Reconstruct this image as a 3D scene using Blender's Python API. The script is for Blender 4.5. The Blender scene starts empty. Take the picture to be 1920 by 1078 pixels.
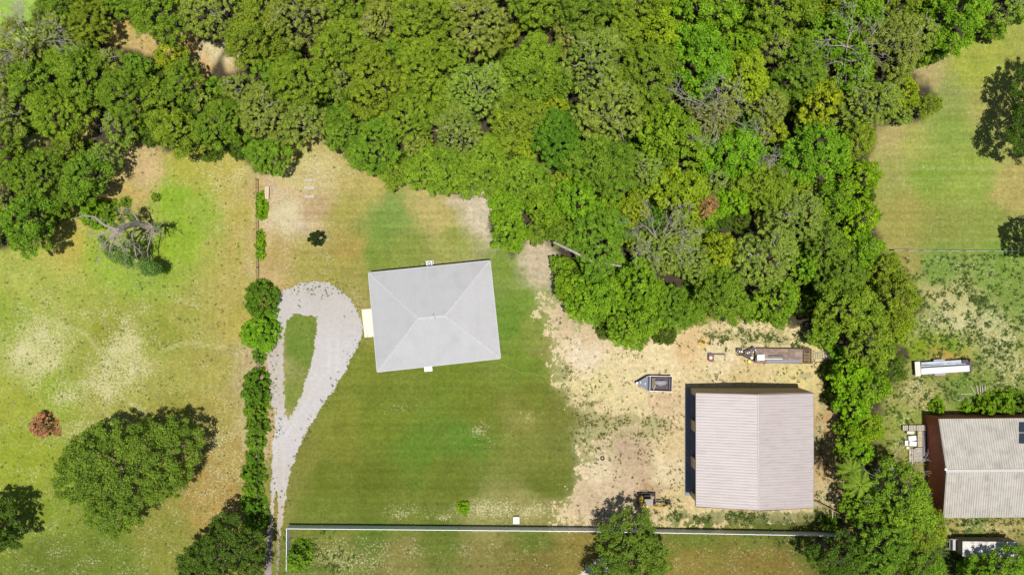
import bpy, bmesh, math, random
import numpy as np
from mathutils import Vector, Matrix
R = math.radians
rnd = random.Random(7)
C = bpy.context.scene.collection
scene = bpy.context.scene

# ------------------------------------------------------------------ camera, sky, sun, exposure
S = 0.085            # metres of ground per photo pixel
CH = 108.8           # camera height
cam_d = bpy.data.cameras.new('camera'); cam_d.lens = 24.0; cam_d.sensor_width = 36.0
cam_d.clip_start = 1.0; cam_d.clip_end = 6000
cam = bpy.data.objects.new('camera', cam_d); C.objects.link(cam)
cam.location = (0, 0, CH); cam.rotation_euler = (0, 0, 0)
scene.camera = cam

SUN_TO = Vector((0.05, -0.125, 1.0)).normalized()
w = bpy.data.worlds.new('World'); scene.world = w; w.use_nodes = True
nt = w.node_tree; nt.nodes.clear()
sky = nt.nodes.new('ShaderNodeTexSky'); sky.sky_type = 'NISHITA'; sky.sun_disc = False
sky.sun_elevation = math.asin(SUN_TO.z); sky.sun_rotation = math.atan2(SUN_TO.x, SUN_TO.y)
bg = nt.nodes.new('ShaderNodeBackground'); bg.inputs[1].default_value = 0.075
wo = nt.nodes.new('ShaderNodeOutputWorld')
nt.links.new(sky.outputs[0], bg.inputs[0]); nt.links.new(bg.outputs[0], wo.inputs[0])
sd = bpy.data.lights.new('sun', 'SUN'); sd.energy = 4.9; sd.angle = R(0.5); sd.color = (1.0, 0.965, 0.90)
sun = bpy.data.objects.new('sun', sd); C.objects.link(sun)
sun.rotation_euler = SUN_TO.to_track_quat('Z', 'Y').to_euler(); sun.location = (20, -40, 150)
vs = scene.view_settings; vs.view_transform = 'Standard'; vs.look = 'None'; vs.gamma = 1; vs.exposure = 0.0
scene.cycles.max_bounces = 6; scene.cycles.diffuse_bounces = 2; scene.cycles.glossy_bounces = 2
scene.cycles.transmission_bounces = 3

def W(px, py, h=0.0):
    k = S * (CH - h) / CH
    return ((px - 960) * k, (539 - py) * k)

# ------------------------------------------------------------------ materials
MATS = {}
def lin(c):
    c = c / 255.0
    return c / 12.92 if c <= 0.04045 else ((c + 0.055) / 1.055) ** 2.4
def srgb(r, g, b, k=1.0): return (lin(r) * k, lin(g) * k, lin(b) * k)
def mat(name, col, rough=0.6, metal=0.0, var=0.12, scale=3.0, bump=0.0, stain=None, spec=0.4, col2=None):
    if name in MATS: return MATS[name]
    m = bpy.data.materials.new(name); m.use_nodes = True; n = m.node_tree.nodes; l = m.node_tree.links
    p = n['Principled BSDF']; p.inputs['Roughness'].default_value = rough; p.inputs['Metallic'].default_value = metal
    p.inputs['Specular IOR Level'].default_value = spec
    tc = n.new('ShaderNodeTexCoord'); nz = n.new('ShaderNodeTexNoise'); nz.inputs['Scale'].default_value = scale
    nz.inputs['Detail'].default_value = 6; nz.inputs['Roughness'].default_value = 0.65
    l.new(tc.outputs['Object'], nz.inputs['Vector'])
    cr = n.new('ShaderNodeValToRGB'); cr.color_ramp.elements[0].position = 0.3; cr.color_ramp.elements[1].position = 0.7
    a = [max(0, c * (1 - var)) for c in col]; b = [min(1, c * (1 + var)) for c in (col2 or col)]
    cr.color_ramp.elements[0].color = (*a, 1); cr.color_ramp.elements[1].color = (*b, 1)
    l.new(nz.outputs['Fac'], cr.inputs['Fac']); out = cr.outputs['Color']
    if stain:
        scol, samt, ssc = stain
        n2 = n.new('ShaderNodeTexNoise'); n2.inputs['Scale'].default_value = ssc; n2.inputs['Detail'].default_value = 5
        l.new(tc.outputs['Object'], n2.inputs['Vector'])
        mr = n.new('ShaderNodeMapRange'); mr.inputs[1].default_value = 0.5; mr.inputs[2].default_value = 0.68
        mr.inputs[4].default_value = samt; l.new(n2.outputs['Fac'], mr.inputs[0])
        mx = n.new('ShaderNodeMix'); mx.data_type = 'RGBA'; l.new(mr.outputs[0], mx.inputs['Factor'])
        l.new(out, mx.inputs['A']); mx.inputs['B'].default_value = (*scol, 1); out = mx.outputs['Result']
    l.new(out, p.inputs['Base Color'])
    if bump:
        bp = n.new('ShaderNodeBump'); bp.inputs['Strength'].default_value = bump; bp.inputs['Distance'].default_value = 0.03
        l.new(nz.outputs['Fac'], bp.inputs['Height']); l.new(bp.outputs[0], p.inputs['Normal'])
    MATS[name] = m
    return m

def streaks(name, axis, amt, sc_across=2.2, sc_along=.18, dark=(.20, .17, .15)):
    m = MATS[name]; n = m.node_tree.nodes; l = m.node_tree.links; p = n['Principled BSDF']; src = p.inputs['Base Color'].links[0].from_socket
    tc = n.new('ShaderNodeTexCoord'); mp = n.new('ShaderNodeMapping'); sc = [sc_across] * 3; sc[axis] = sc_along; mp.inputs['Scale'].default_value = sc
    nz = n.new('ShaderNodeTexNoise'); nz.inputs['Scale'].default_value = 1.0; nz.inputs['Detail'].default_value = 4; nz.inputs['Roughness'].default_value = .7
    mr = n.new('ShaderNodeMapRange'); mr.inputs[1].default_value = .48; mr.inputs[2].default_value = .75; mr.inputs[4].default_value = amt
    mx = n.new('ShaderNodeMix'); mx.data_type = 'RGBA'; mx.inputs['B'].default_value = (*dark, 1)
    l.new(tc.outputs['Object'], mp.inputs['Vector']); l.new(mp.outputs[0], nz.inputs['Vector']); l.new(nz.outputs['Fac'], mr.inputs[0]); l.new(mr.outputs[0], mx.inputs['Factor']); l.new(src, mx.inputs['A']); l.new(mx.outputs['Result'], p.inputs['Base Color'])

def leaf_material(name, rough=0.6, trans=0.25):
    m = bpy.data.materials.new(name); m.use_nodes = True; n = m.node_tree.nodes; l = m.node_tree.links
    p = n['Principled BSDF']; p.inputs['Roughness'].default_value = rough; p.inputs['Specular IOR Level'].default_value = 0.14
    oi = n.new('ShaderNodeObjectInfo'); at = n.new('ShaderNodeAttribute'); at.attribute_name = 'tint'
    cr = n.new('ShaderNodeValToRGB'); e = cr.color_ramp.elements
    e[0].position = 0.0; e[0].color = (0.50, 0.60, 0.50, 1)
    e[1].position = 1.0; e[1].color = (1.55, 1.40, 1.15, 1)
    em = e.new(0.5); em.color = (1, 1, 1, 1)
    l.new(at.outputs['Fac'], cr.inputs['Fac'])
    mx = n.new('ShaderNodeMix'); mx.data_type = 'RGBA'; mx.blend_type = 'MULTIPLY'; mx.inputs['Factor'].default_value = 1
    l.new(oi.outputs['Color'], mx.inputs['A']); l.new(cr.outputs['Color'], mx.inputs['B'])
    l.new(mx.outputs['Result'], p.inputs['Base Color'])
    tr = n.new('ShaderNodeBsdfTranslucent')
    m2 = n.new('ShaderNodeMix'); m2.data_type = 'RGBA'; m2.blend_type = 'MULTIPLY'; m2.inputs['Factor'].default_value = 1
    l.new(mx.outputs['Result'], m2.inputs['A']); m2.inputs['B'].default_value = (1.5, 1.6, 0.6, 1)
    l.new(m2.outputs['Result'], tr.inputs['Color'])
    ms = n.new('ShaderNodeMixShader'); ms.inputs[0].default_value = trans
    l.new(p.outputs[0], ms.inputs[1]); l.new(tr.outputs[0], ms.inputs[2])
    l.new(ms.outputs[0], n['Material Output'].inputs['Surface'])
    return m

# ------------------------------------------------------------------ numpy noise and polygon fields
def _h(ix, iy, s):
    v = (ix.astype(np.int64) * 374761393 + iy.astype(np.int64) * 668265263 + s * 69069) & 0xFFFFFFFF
    v = ((v ^ (v >> 13)) * 1274126177) & 0xFFFFFFFF
    return ((v ^ (v >> 16)) & 0xFFFF) / 65535.0
def vnoise(x, y, s=0):
    ix = np.floor(x); iy = np.floor(y); fx = x - ix; fy = y - iy
    fx = fx * fx * (3 - 2 * fx); fy = fy * fy * (3 - 2 * fy)
    a = _h(ix, iy, s); b = _h(ix + 1, iy, s); c = _h(ix, iy + 1, s); d = _h(ix + 1, iy + 1, s)
    return (a * (1 - fx) + b * fx) * (1 - fy) + (c * (1 - fx) + d * fx) * fy
def fbm(x, y, s=0, o=4):
    t = 0; a = 0.5; n = 0
    for i in range(o):
        t = t + a * vnoise(x, y, s + i * 17); n += a; a *= 0.55; x = x * 2.03 + 3.1; y = y * 2.03 + 1.7
    return t / n
def sdf(px, py, poly):
    """signed distance (px units), positive inside"""
    px = np.asarray(px, float); py = np.asarray(py, float)
    d = np.full(px.shape, 1e18); ins = np.zeros(px.shape, bool); n = len(poly)
    for i in range(n):
        x1, y1 = poly[i]; x2, y2 = poly[(i + 1) % n]
        ex, ey = x2 - x1, y2 - y1; wx, wy = px - x1, py - y1
        t = np.clip((wx * ex + wy * ey) / (ex * ex + ey * ey + 1e-9), 0, 1)
        d = np.minimum(d, (wx - ex * t) ** 2 + (wy - ey * t) ** 2)
        if y1 != y2:
            c = ((y1 > py) != (y2 > py)) & (px < (x2 - x1) * (py - y1) / (y2 - y1) + x1)
            ins ^= c
    d = np.sqrt(d)
    return np.where(ins, d, -d)
def smooth(v, a, b):
    t = np.clip((v - a) / (b - a), 0, 1); return t * t * (3 - 2 * t)

# ------------------------------------------------------------------ traced regions (photo pixels on the ground)
CANOPY = [(-60, 90), (0, 80), (50, 60), (60, -60), (1980, -60), (1980, 25), (1900, 35), (1885, 75), (1850, 82), (1800, 98), (1752, 122), (1715, 128),
          (1745, 142), (1762, 160), (1765, 195), (1735, 235), (1690, 245), (1650, 250), (1646, 300), (1652, 400), (1662, 465), (1700, 500),
          (1738, 545), (1738, 590), (1708, 640), (1718, 672), (1690, 710), (1675, 745), (1662, 790), (1650, 835), (1655, 872),
          (1700, 885), (1730, 905), (1770, 930), (1778, 980), (1760, 1060), (1790, 1140), (1545, 1140), (1548, 1050), (1530, 1022),
          (1590, 1010), (1592, 960), (1568, 905), (1565, 850), (1560, 790), (1548, 710), (1540, 662), (1500, 630), (1440, 618),
          (1400, 605), (1340, 610), (1305, 612), (1285, 628), (1240, 648), (1190, 667), (1150, 645), (1118, 620), (1085, 610),
          (1045, 580), (1024, 558), (1022, 522), (1035, 500), (1028, 470), (1000, 458), (985, 478), (960, 490), (925, 465), (908, 430),
          (912, 400), (903, 372), (850, 374), (800, 362), (775, 345), (745, 355), (700, 337), (655, 300), (625, 290), (580, 268),
          (556, 278), (525, 300), (512, 335), (465, 335), (450, 308), (440, 296), (365, 292), (345, 295), (300, 298), (262, 270),
          (230, 290), (205, 330), (190, 372), (140, 395), (120, 412), (108, 456), (60, 476), (0, 482), (-60, 482)]
HOLES = [[(196, 62), (225, 38), (292, 62), (300, 76), (330, 66), (356, 70), (368, 84), (415, 88), (395, 120), (380, 150), (370, 160), (362, 110), (335, 92), (275, 98), (262, 88), (205, 78)],
         [(424, 112), (450, 108), (452, 122), (430, 130)],
         [(50, 250), (82, 250), (80, 272), (58, 278)], [(150, 228), (168, 226), (168, 256), (152, 258)], [(240, 200), (262, 198), (258, 214), (240, 216)],
         [(1318, 297), (1346, 295), (1344, 312), (1322, 311)], [(1240, 298), (1262, 300), (1256, 318), (1242, 314)],
         [(1050, 182), (1080, 180), (1080, 214), (1056, 214)], [(1355, 405), (1400, 408), (1405, 450), (1360, 455)], [(1010, 20), (1040, 20), (1050, 85), (1020, 90)],
         [(1500, 520), (1540, 530), (1545, 590), (1505, 600)]]
YARD = [(1012, 565), (1045, 578), (1090, 605), (1190, 650), (1290, 610), (1400, 610), (1548, 640), (1560, 720), (1566, 800), (1562, 880),
        (1568, 945), (1500, 968), (1320, 972), (1285, 965), (1262, 985), (1180, 988), (1080, 986), (1040, 985), (1046, 955), (1080, 925), (1085, 860), (1078, 815),
        (1098, 780), (1070, 755), (1046, 720), (1045, 670), (1034, 620)]
YARD_HOLES = [((1120, 800), 40, 22, 1.0), ((1180, 788), 55, 16, 0.85), ((1235, 792), 30, 12, 0.9), ((1215, 812), 40, 12, 0.7), ((1100, 745), 30, 22, 0.45), ((1060, 700), 22, 30, 0.5), ((1120, 850), 34, 26, 0.55), ((1205, 840), 30, 12, 0.45), ((1100, 800), 30, 40, 0.7),
              ((1340, 710), 40, 10, 0.7), ((1500, 705), 45, 14, 0.55), ((1370, 632), 50, 14, 0.7), ((1440, 640), 60, 12, 0.75), ((1535, 830), 10, 34, 1.2), ((1540, 770), 12, 22, 0.7),
              ((1545, 930), 14, 30, 0.7), ((1420, 968), 160, 8, 1.0), ((1270, 930), 20, 40, 0.4), ((1060, 610), 22, 20, 0.25), ((1150, 655), 40, 12, 0.35), ((1180, 720), 90, 60, 0.12), ((1130, 960), 60, 18, 0.2)]
DRIVE = [(497, 1140), (497, 1078), (500, 1010), (507, 950), (510, 880), (511, 830), (508, 760), (504, 700), (500, 676), (508, 640), (512, 615), (508, 590),
         (513, 566), (526, 544), (548, 538), (565, 528), (598, 526), (618, 528), (640, 544), (658, 560), (668, 580), (679, 604), (680, 628), (670, 650),
         (650, 690), (625, 730), (600, 766), (578, 800), (565, 828), (552, 860), (542, 895), (536, 935), (529, 975), (524, 1020), (522, 1078), (522, 1140)]
ISLAND = [(538, 598), (556, 587), (575, 592), (595, 592), (594, 622), (588, 660), (578, 700), (566, 738), (552, 765), (541, 788), (534, 780), (533, 720), (531, 660), (533, 625)]

def canopy_sd(px, py):
    d = sdf(px, py, CANOPY)
    for h in HOLES: d = np.minimum(d, -sdf(px, py, h))
    return d

# colours of the ground itself, sampled where it lies open (x, y, sRGB as photographed, radius of influence)
GC = [(20,20,160,185,80),(240,60,205,172,100),(260,82,200,165,112),(350,80,212,165,115),(400,98,225,200,160),(385,130,212,165,118),(410,160,205,160,112),
 (270,320,208,172,128),(250,352,196,165,100),(350,320,178,168,74),(330,365,145,170,50),(370,400,156,170,66),(325,470,150,168,52),(340,440,150,170,54),(270,512,150,166,64),(210,480,155,172,60),
 (430,330,188,168,84),(460,400,188,166,88),(440,480,182,162,86),(460,600,182,162,82),(470,540,184,162,90),(120,460,190,168,80),(60,520,172,172,80),(100,560,168,168,78),(20,600,150,160,60),(150,600,162,162,72),
 (62,668,184,178,105),(240,655,180,172,98),(238,680,174,166,88),(200,625,152,148,55),(205,690,150,150,58),(300,620,152,152,62),(350,600,165,156,74),(400,700,172,156,80),(330,700,165,156,76),(100,730,150,160,55),(30,760,162,162,62),(200,740,165,158,76),
 (400,780,168,148,76),(430,850,172,143,78),(400,900,168,136,76),(420,930,178,143,82),(330,770,158,148,66),(50,880,150,156,50),(80,960,136,146,50),(200,1040,115,126,46),(100,1060,110,120,45),(300,1000,142,137,60),(20,850,152,158,52),
 (501,900,140,138,68),(494,820,196,170,125),(492,700,196,165,130),(490,660,196,165,130),(494,780,190,165,120),(493,950,150,140,75),(492,520,195,165,115),(486,450,196,165,110),(482,360,195,165,110),
 (525,405,212,190,160),(545,420,208,188,155),(510,370,205,178,145),(530,340,205,185,125),(600,320,200,180,125),(640,310,195,175,110),(560,285,182,172,88),(700,350,184,168,98),(640,400,168,158,82),(720,430,128,150,68),(735,400,130,152,75),(800,385,188,172,108),(830,410,185,168,105),
 (893,385,212,195,172),(905,395,210,192,168),(850,440,152,156,78),(700,480,128,146,62),(760,460,140,150,70),(560,490,168,156,82),(520,480,185,160,100),(620,500,162,152,76),(650,470,172,150,80),(640,540,160,150,80),(670,560,160,150,85),(585,385,190,160,120),
 (950,500,125,146,60),(1008,498,205,185,158),(1000,485,205,185,158),(960,600,110,140,50),(990,680,115,135,46),(1010,620,135,145,65),(975,560,120,145,55),(1030,640,150,145,80),
 (560,650,112,134,52),(545,740,132,142,66),(560,610,120,138,56),(690,700,125,132,50),(700,740,115,126,45),(650,770,130,134,52),(850,720,115,130,45),(900,770,116,126,45),(1000,750,118,124,48),(640,830,127,130,50),(720,790,118,130,45),(780,840,104,130,44),(880,820,100,130,45),
 (850,900,110,120,44),(700,900,105,116,40),(600,900,110,121,42),(570,860,130,130,58),(980,790,140,138,68),(990,840,125,130,58),(1020,900,110,118,46),(600,965,115,126,50),(750,965,116,126,50),(900,962,150,146,86),(1000,962,160,150,92),(1060,830,120,124,56),(1050,770,122,124,55),
 (620,1040,128,130,62),(590,1060,110,120,50),(750,1040,138,130,72),(900,1040,134,125,68),(1000,1050,126,112,56),(1080,1020,142,126,62),(820,1010,105,118,45),(1000,1010,106,118,45),(700,1008,100,118,42),(1300,1050,142,124,60),(1400,1040,138,118,58),(1480,1060,132,112,54),(1400,1008,112,122,48),(1510,1040,105,110,45),(1300,1015,112,122,45),
 (1300,975,100,110,45),(1450,975,95,105,45),(1540,770,140,132,80),(1535,840,98,105,50),(1552,880,188,158,112),(1552,820,175,148,105),(1555,740,190,165,115),
 (1820,120,166,166,70),(1740,132,185,162,112),(1700,270,170,165,86),(1680,260,185,162,110),(1780,230,142,156,72),(1850,200,172,162,92),(1770,180,150,152,85),(1740,330,136,156,60),(1830,330,152,162,72),(1900,350,182,160,98),(1670,340,160,155,85),(1700,400,166,150,82),(1760,430,146,146,72),(1850,420,146,150,72),
 (1760,500,124,146,64),(1860,500,128,150,64),(1690,490,165,150,85),(1760,560,190,172,115),(1780,572,196,180,125),(1745,600,150,152,85),(1850,590,132,145,76),(1800,606,202,187,135),(1840,604,180,170,110),(1780,645,130,152,42),(1730,650,135,150,35),(1880,650,165,160,95),(1900,560,130,146,66),
 (1880,720,138,140,72),(1900,690,145,145,70),(1720,740,168,154,90),(1700,830,148,150,66),(1700,780,140,146,62),(1800,722,118,138,60),(1840,690,130,142,60),(1780,668,190,150,80),(1700,860,155,140,70),(1740,700,150,145,80),
 (1800,985,172,156,92),(1880,992,172,150,92),(1840,975,120,128,60),(1900,1050,95,105,50),(1780,1060,80,85,45),(1100,700,165,158,90),(1150,800,140,132,68),(1200,700,190,175,120),(1250,850,180,160,110),(1400,680,180,165,100),(1300,800,150,140,90)]
def ground_colour(px, py):
    wxp = px + (fbm(px / 38, py / 38, 5) - 0.5) * 42 + (fbm(px / 9, py / 9, 55, 3) - 0.5) * 14
    wyp = py + (fbm(px / 38, py / 38, 9) - 0.5) * 42 + (fbm(px / 9, py / 9, 59, 3) - 0.5) * 14
    acc = np.zeros((px.size, 3)); tot = np.zeros(px.size)
    for x, y, r, g, b in GC:
        d2 = ((wxp - x) ** 2 + (wyp - y) ** 2) / 400.0
        wt = 1.0 / (0.35 + d2) ** 2.0
        acc += wt[:, None] * np.array([lin(r), lin(g), lin(b)])[None, :]; tot += wt
    return acc / tot[:, None]
def speck_density(px, py):
    def G(cx, cy, rx, ry, a): return a * np.exp(-((px - cx) / rx) ** 2 - ((py - cy) / ry) ** 2)
    v = np.where(px < 487, 0.47, 0.12) + .34 * smooth(-px, -720, -600) * smooth(-py, -570, -520) * np.where(px > 487, 1, 0) + np.where((px > 1640), 0.22, 0.0) + 0.30 * smooth(py, 1000, 1012) * np.where((px < 1560) & (px > 540), 1, 0)
    v = v + G(235, 665, 42, 60, .75) + G(64, 668, 40, 40, .7) + G(90, 620, 60, 60, .35) + G(190, 725, 45, 40, .5) + G(120, 740, 30, 20, .5) + G(140, 800, 60, 20, .3)
    v = v + G(890, 808, 26, 13, .75) + G(915, 795, 18, 10, .5) + G(755, 960, 36, 18, .75) + G(990, 780, 20, 14, .5) + G(745, 770, 30, 25, .35) + G(900, 835, 70, 12, .3)
    v = v + G(900, 955, 55, 20, .7) + G(985, 958, 80, 22, .7) + G(830, 972, 25, 8, .6) + G(530, 400, 40, 40, .5) + G(600, 320, 60, 40, .45) + G(430, 330, 50, 30, .3)
    v = v + G(1780, 580, 60, 45, .5) + G(1870, 640, 50, 60, .6) + G(1900, 700, 40, 40, .4) + G(1720, 740, 50, 40, .5) + G(1700, 830, 30, 50, .35) + G(1800, 605, 60, 10, .6) + G(1830, 500, 60, 20, .3)
    v = v + G(420, 850, 60, 120, .25) + G(1540, 880, 20, 90, .5) + G(1830, 985, 90, 16, .5) + G(495, 820, 8, 200, .5) + G(665, 560, 22, 22, .5) + G(640, 1040, 90, 30, .35)
    v = v - G(780, 880, 200, 60, .06) - G(330, 430, 60, 60, .25)
    return np.clip(v, 0, 1)

# ------------------------------------------------------------------ ground sheet
def new_mesh(name, co, faces4, smooth_=False):
    me = bpy.data.meshes.new(name); nf = len(faces4); k = faces4.shape[1]
    me.vertices.add(len(co)); me.vertices.foreach_set('co', np.asarray(co, np.float32).ravel())
    me.loops.add(nf * k); me.loops.foreach_set('vertex_index', np.asarray(faces4, np.int32).ravel())
    me.polygons.add(nf); me.polygons.foreach_set('loop_start', np.arange(0, nf * k, k, dtype=np.int32))
    me.polygons.foreach_set('loop_total', np.full(nf, k, np.int32))
    me.update(calc_edges=True); me.validate()
    return me
def link(name, me, material=None, parent=None):
    o = bpy.data.objects.new(name, me); C.objects.link(o)
    if material is not None and not me.materials: me.materials.append(material)
    if parent is not None: o.parent = parent
    return o
def far(v0, v1, step):
    core = np.arange(v0, v1 + step * 0.5, step)
    ext = []; d = step; p = 0
    while p < 2500: d *= 1.35; p += d; ext.append(p)
    ext = np.array(ext)
    return np.concatenate([(v0 - ext)[::-1], core, core[-1] + ext])
gx = far(-86, 86, 0.3); gy = far(-49, 49, 0.3)
X, Y = np.meshgrid(gx, gy); nx, ny = len(gx), len(gy)
PX = (X / S + 960).ravel(); PY = (539 - Y / S).ravel()
col = ground_colour(np.clip(PX, -30, 1950), np.clip(PY, -30, 1110))
KALB = 0.67
col = col * KALB * np.array([1.0, 1.01, 1.0])
ysd = sdf(PX, PY, YARD) + (fbm(PX / 16, PY / 16, 31, 4) - .5) * 30
fl = np.where((PX < 487) | (PX > 1640), 1.0, 0.0)[:, None]; col = col * (1 + fl * np.array([-.045, .035, -.03]))
yb = smooth(ysd, -22, 14)[:, None] * 0.55
col = col * (1 - yb) + np.array((.42, .36, .20)) * yb
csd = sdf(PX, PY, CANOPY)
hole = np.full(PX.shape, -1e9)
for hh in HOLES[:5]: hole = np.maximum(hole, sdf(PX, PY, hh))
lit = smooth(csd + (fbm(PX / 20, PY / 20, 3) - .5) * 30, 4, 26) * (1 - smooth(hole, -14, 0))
shade_litc = np.array((0.055, 0.042, 0.028))  # leaf litter, coloured extra dark to deepen the shade in canopy gaps
col = col * (1 - lit[:, None]) + shade_litc * lit[:, None]
# mowing lines run left-right over the lawns
mow = (np.sin(Y.ravel() * 2 * np.pi / 1.25 + fbm(PX / 60, PY / 60, 8) * 3) * 0.05 + np.sin(Y.ravel() * 2 * np.pi / 3.1) * 0.03)
mowm = smooth(np.minimum(np.where((PX > 560) & (PX < 1080), 1, 0) + np.where((PX > 1650) & (PY < 470), 1.6, 0), 1.6), 0, 1)
mowv = np.sin(X.ravel() * 2 * np.pi / 1.3 + fbm(PX / 60, PY / 60, 18) * 3) * 0.035 * np.where((PX < 487) & (PX > 260), 1, 0)
col = col * (1 + (mow * mowm + mowv)[:, None]) * (1 + ((fbm(PX / 14, PY / 14, 21, 5) - .5) * 0.34)[:, None])
# faint pale tyre tracks in the left field and on the lawn
for trk in ([(212, 624), (240, 628), (276, 641)], [(330, 560), (350, 563), (372, 573)], [(228, 742), (262, 764), (285, 788)], [(140, 640), (110, 660), (95, 700)], [(300, 655), (350, 640), (420, 650)], [(60, 590), (160, 622), (210, 690)], [(1680, 310), (1760, 314), (1900, 312)], [(1680, 335), (1800, 337), (1900, 334)]):
    for off in (0, 5):
        dd = np.full(PX.shape, 1e9)
        for (x1, y1), (x2, y2) in zip(trk[:-1], trk[1:]):
            t_ = np.clip(((PX - x1) * (x2 - x1) + (PY - y1 - off) * (y2 - y1)) / ((x2 - x1) ** 2 + (y2 - y1) ** 2), 0, 1); dd = np.minimum(dd, np.hypot(PX - x1 - (x2 - x1) * t_, PY - y1 - off - (y2 - y1) * t_))
        wt = (.35 if trk[0][0] > 1000 else 1.0) * np.exp(-(dd / 1.6) ** 2)[:, None] * (.25 + .35 * fbm(PX / 6, PY / 6, 14)[:, None])
        col = col * (1 - wt) + np.array((.44, .41, .20)) * wt
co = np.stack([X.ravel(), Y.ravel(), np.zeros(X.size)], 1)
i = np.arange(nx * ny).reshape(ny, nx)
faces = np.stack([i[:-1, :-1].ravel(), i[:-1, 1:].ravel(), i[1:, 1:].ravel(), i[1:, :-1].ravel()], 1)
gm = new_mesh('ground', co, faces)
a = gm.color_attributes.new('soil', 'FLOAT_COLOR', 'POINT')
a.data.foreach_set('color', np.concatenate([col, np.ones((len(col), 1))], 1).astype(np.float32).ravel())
a = gm.attributes.new('speck', 'FLOAT', 'POINT')
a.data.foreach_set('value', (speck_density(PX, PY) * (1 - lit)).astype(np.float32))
def ground_material(name='grass_ground', fv=.30, gr=.5, dk=.30):
    m = bpy.data.materials.new(name); m.use_nodes = True; n = m.node_tree.nodes; l = m.node_tree.links
    p = n['Principled BSDF']; p.inputs['Roughness'].default_value = 0.95; p.inputs['Specular IOR Level'].default_value = 0.1
    tc = n.new('ShaderNodeTexCoord')
    ac = n.new('ShaderNodeAttribute'); ac.attribute_name = 'soil'; asp = n.new('ShaderNodeAttribute'); asp.attribute_name = 'speck'
    def noise(sc, det=4, ro=0.6):
        z = n.new('ShaderNodeTexNoise'); z.inputs['Scale'].default_value = sc; z.inputs['Detail'].default_value = det; z.inputs['Roughness'].default_value = ro
        l.new(tc.outputs['Object'], z.inputs['Vector']); return z
    def rng(src, a, b, c, d):
        r_ = n.new('ShaderNodeMapRange'); l.new(src, r_.inputs[0])
        for k, v in zip((1, 2, 3, 4), (a, b, c, d)): r_.inputs[k].default_value = v
        return r_.outputs[0]
    def mixc(f, A, B, mode='MIX'):
        x = n.new('ShaderNodeMix'); x.data_type = 'RGBA'; x.blend_type = mode
        if isinstance(f, float): x.inputs['Factor'].default_value = f
        else: l.new(f, x.inputs['Factor'])
        for s_, v in (('A', A), ('B', B)):
            if isinstance(v, tuple): x.inputs[s_].default_value = (*v, 1)
            else: l.new(v, x.inputs[s_])
        return x.outputs['Result']
    n1 = noise(1.9, 6, 0.75); n2 = noise(0.55, 3)
    fine = rng(n1.outputs['Fac'], 0.3, 0.7, 1 - fv, 1 + fv)
    comb = n.new('ShaderNodeCombineColor')
    for k in range(3): l.new(fine, comb.inputs[k])
    c1 = mixc(1.0, ac.outputs['Color'], comb.outputs['Color'], 'MULTIPLY')
    green = rng(n2.outputs['Fac'], 0.42, 0.66, 0.0, gr)
    c1 = mixc(green, c1, mixc(1.0, c1, (0.84, 0.97, 0.84), 'MULTIPLY'))
    nd = noise(4.2, 4, 0.8); c1 = mixc(rng(nd.outputs['Fac'], 0.46, 0.36, 0.0, dk), c1, mixc(1.0, c1, (0.42, 0.50, 0.40), 'MULTIPLY'))
    # pale dry specks: the denser the attribute, the lower the threshold
    n3 = noise(3.0, 5, 0.85); n4 = noise(0.35, 2)
    thr = n.new('ShaderNodeMath'); thr.operation = 'MULTIPLY_ADD'; l.new(asp.outputs['Fac'], thr.inputs[0]); thr.inputs[1].default_value = 0.19; 
    l.new(n3.outputs['Fac'], thr.inputs[2])
    t2 = n.new('ShaderNodeMath'); t2.operation = 'MULTIPLY_ADD'; l.new(n4.outputs['Fac'], t2.inputs[0]); t2.inputs[1].default_value = 0.22; l.new(thr.outputs[0], t2.inputs[2])
    sp = rng(t2.outputs[0], 0.775, 0.812, 0.0, 0.80)
    c2 = mixc(sp, c1, (0.48, 0.44, 0.25))
    l.new(c2, p.inputs['Base Color'])
    bp = n.new('ShaderNodeBump'); bp.inputs['Strength'].default_value = 0.6; bp.inputs['Distance'].default_value = 0.12
    l.new(n1.outputs['Fac'], bp.inputs['Height']); l.new(bp.outputs[0], p.inputs['Normal'])
    return m
GROUND_MAT = ground_material()
g = link('ground', gm, GROUND_MAT); g['kind'] = 'structure'
g['label'] = 'mown and dry patchy grass ground under the whole property'

def ragged_sheet(name, field, bounds, cell, z, material, label, colour=None):
    """field(px,py)>0 is kept; cells are jittered so that the edge frays"""
    x0, y0, x1, y1 = bounds
    c = cell / S
    xs = np.arange(x0, x1, c); ys = np.arange(y0, y1, c)
    A, B = np.meshgrid(xs, ys); rs = np.random.RandomState(len(name))
    jx = (rs.rand(*A.shape) - .5) * c * 0.8; jy = (rs.rand(*A.shape) - .5) * c * 0.8
    VX = A + jx; VY = B + jy
    cx = (A[:-1, :-1] + c / 2).ravel(); cy = (B[:-1, :-1] + c / 2).ravel()
    keep = field(cx, cy) > 0
    idx = np.arange(A.size).reshape(A.shape)
    f = np.stack([idx[:-1, :-1].ravel(), idx[1:, :-1].ravel(), idx[1:, 1:].ravel(), idx[:-1, 1:].ravel()], 1)[keep]
    used, inv = np.unique(f, return_inverse=True); f = inv.reshape(f.shape)
    vx = VX.ravel()[used]; vy = VY.ravel()[used]
    co = np.stack([(vx - 960) * S, (539 - vy) * S, np.full(len(vx), z)], 1)
    me = new_mesh(name, co, f)
    if colour is not None:
        cc = colour(vx, vy); a = me.color_attributes.new('soil', 'FLOAT_COLOR', 'POINT')
        a.data.foreach_set('color', np.concatenate([cc, np.ones((len(cc), 1))], 1).astype(np.float32).ravel())
    o = link(name, me, material); o['kind'] = 'structure'; o['label'] = label
    return o
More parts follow.
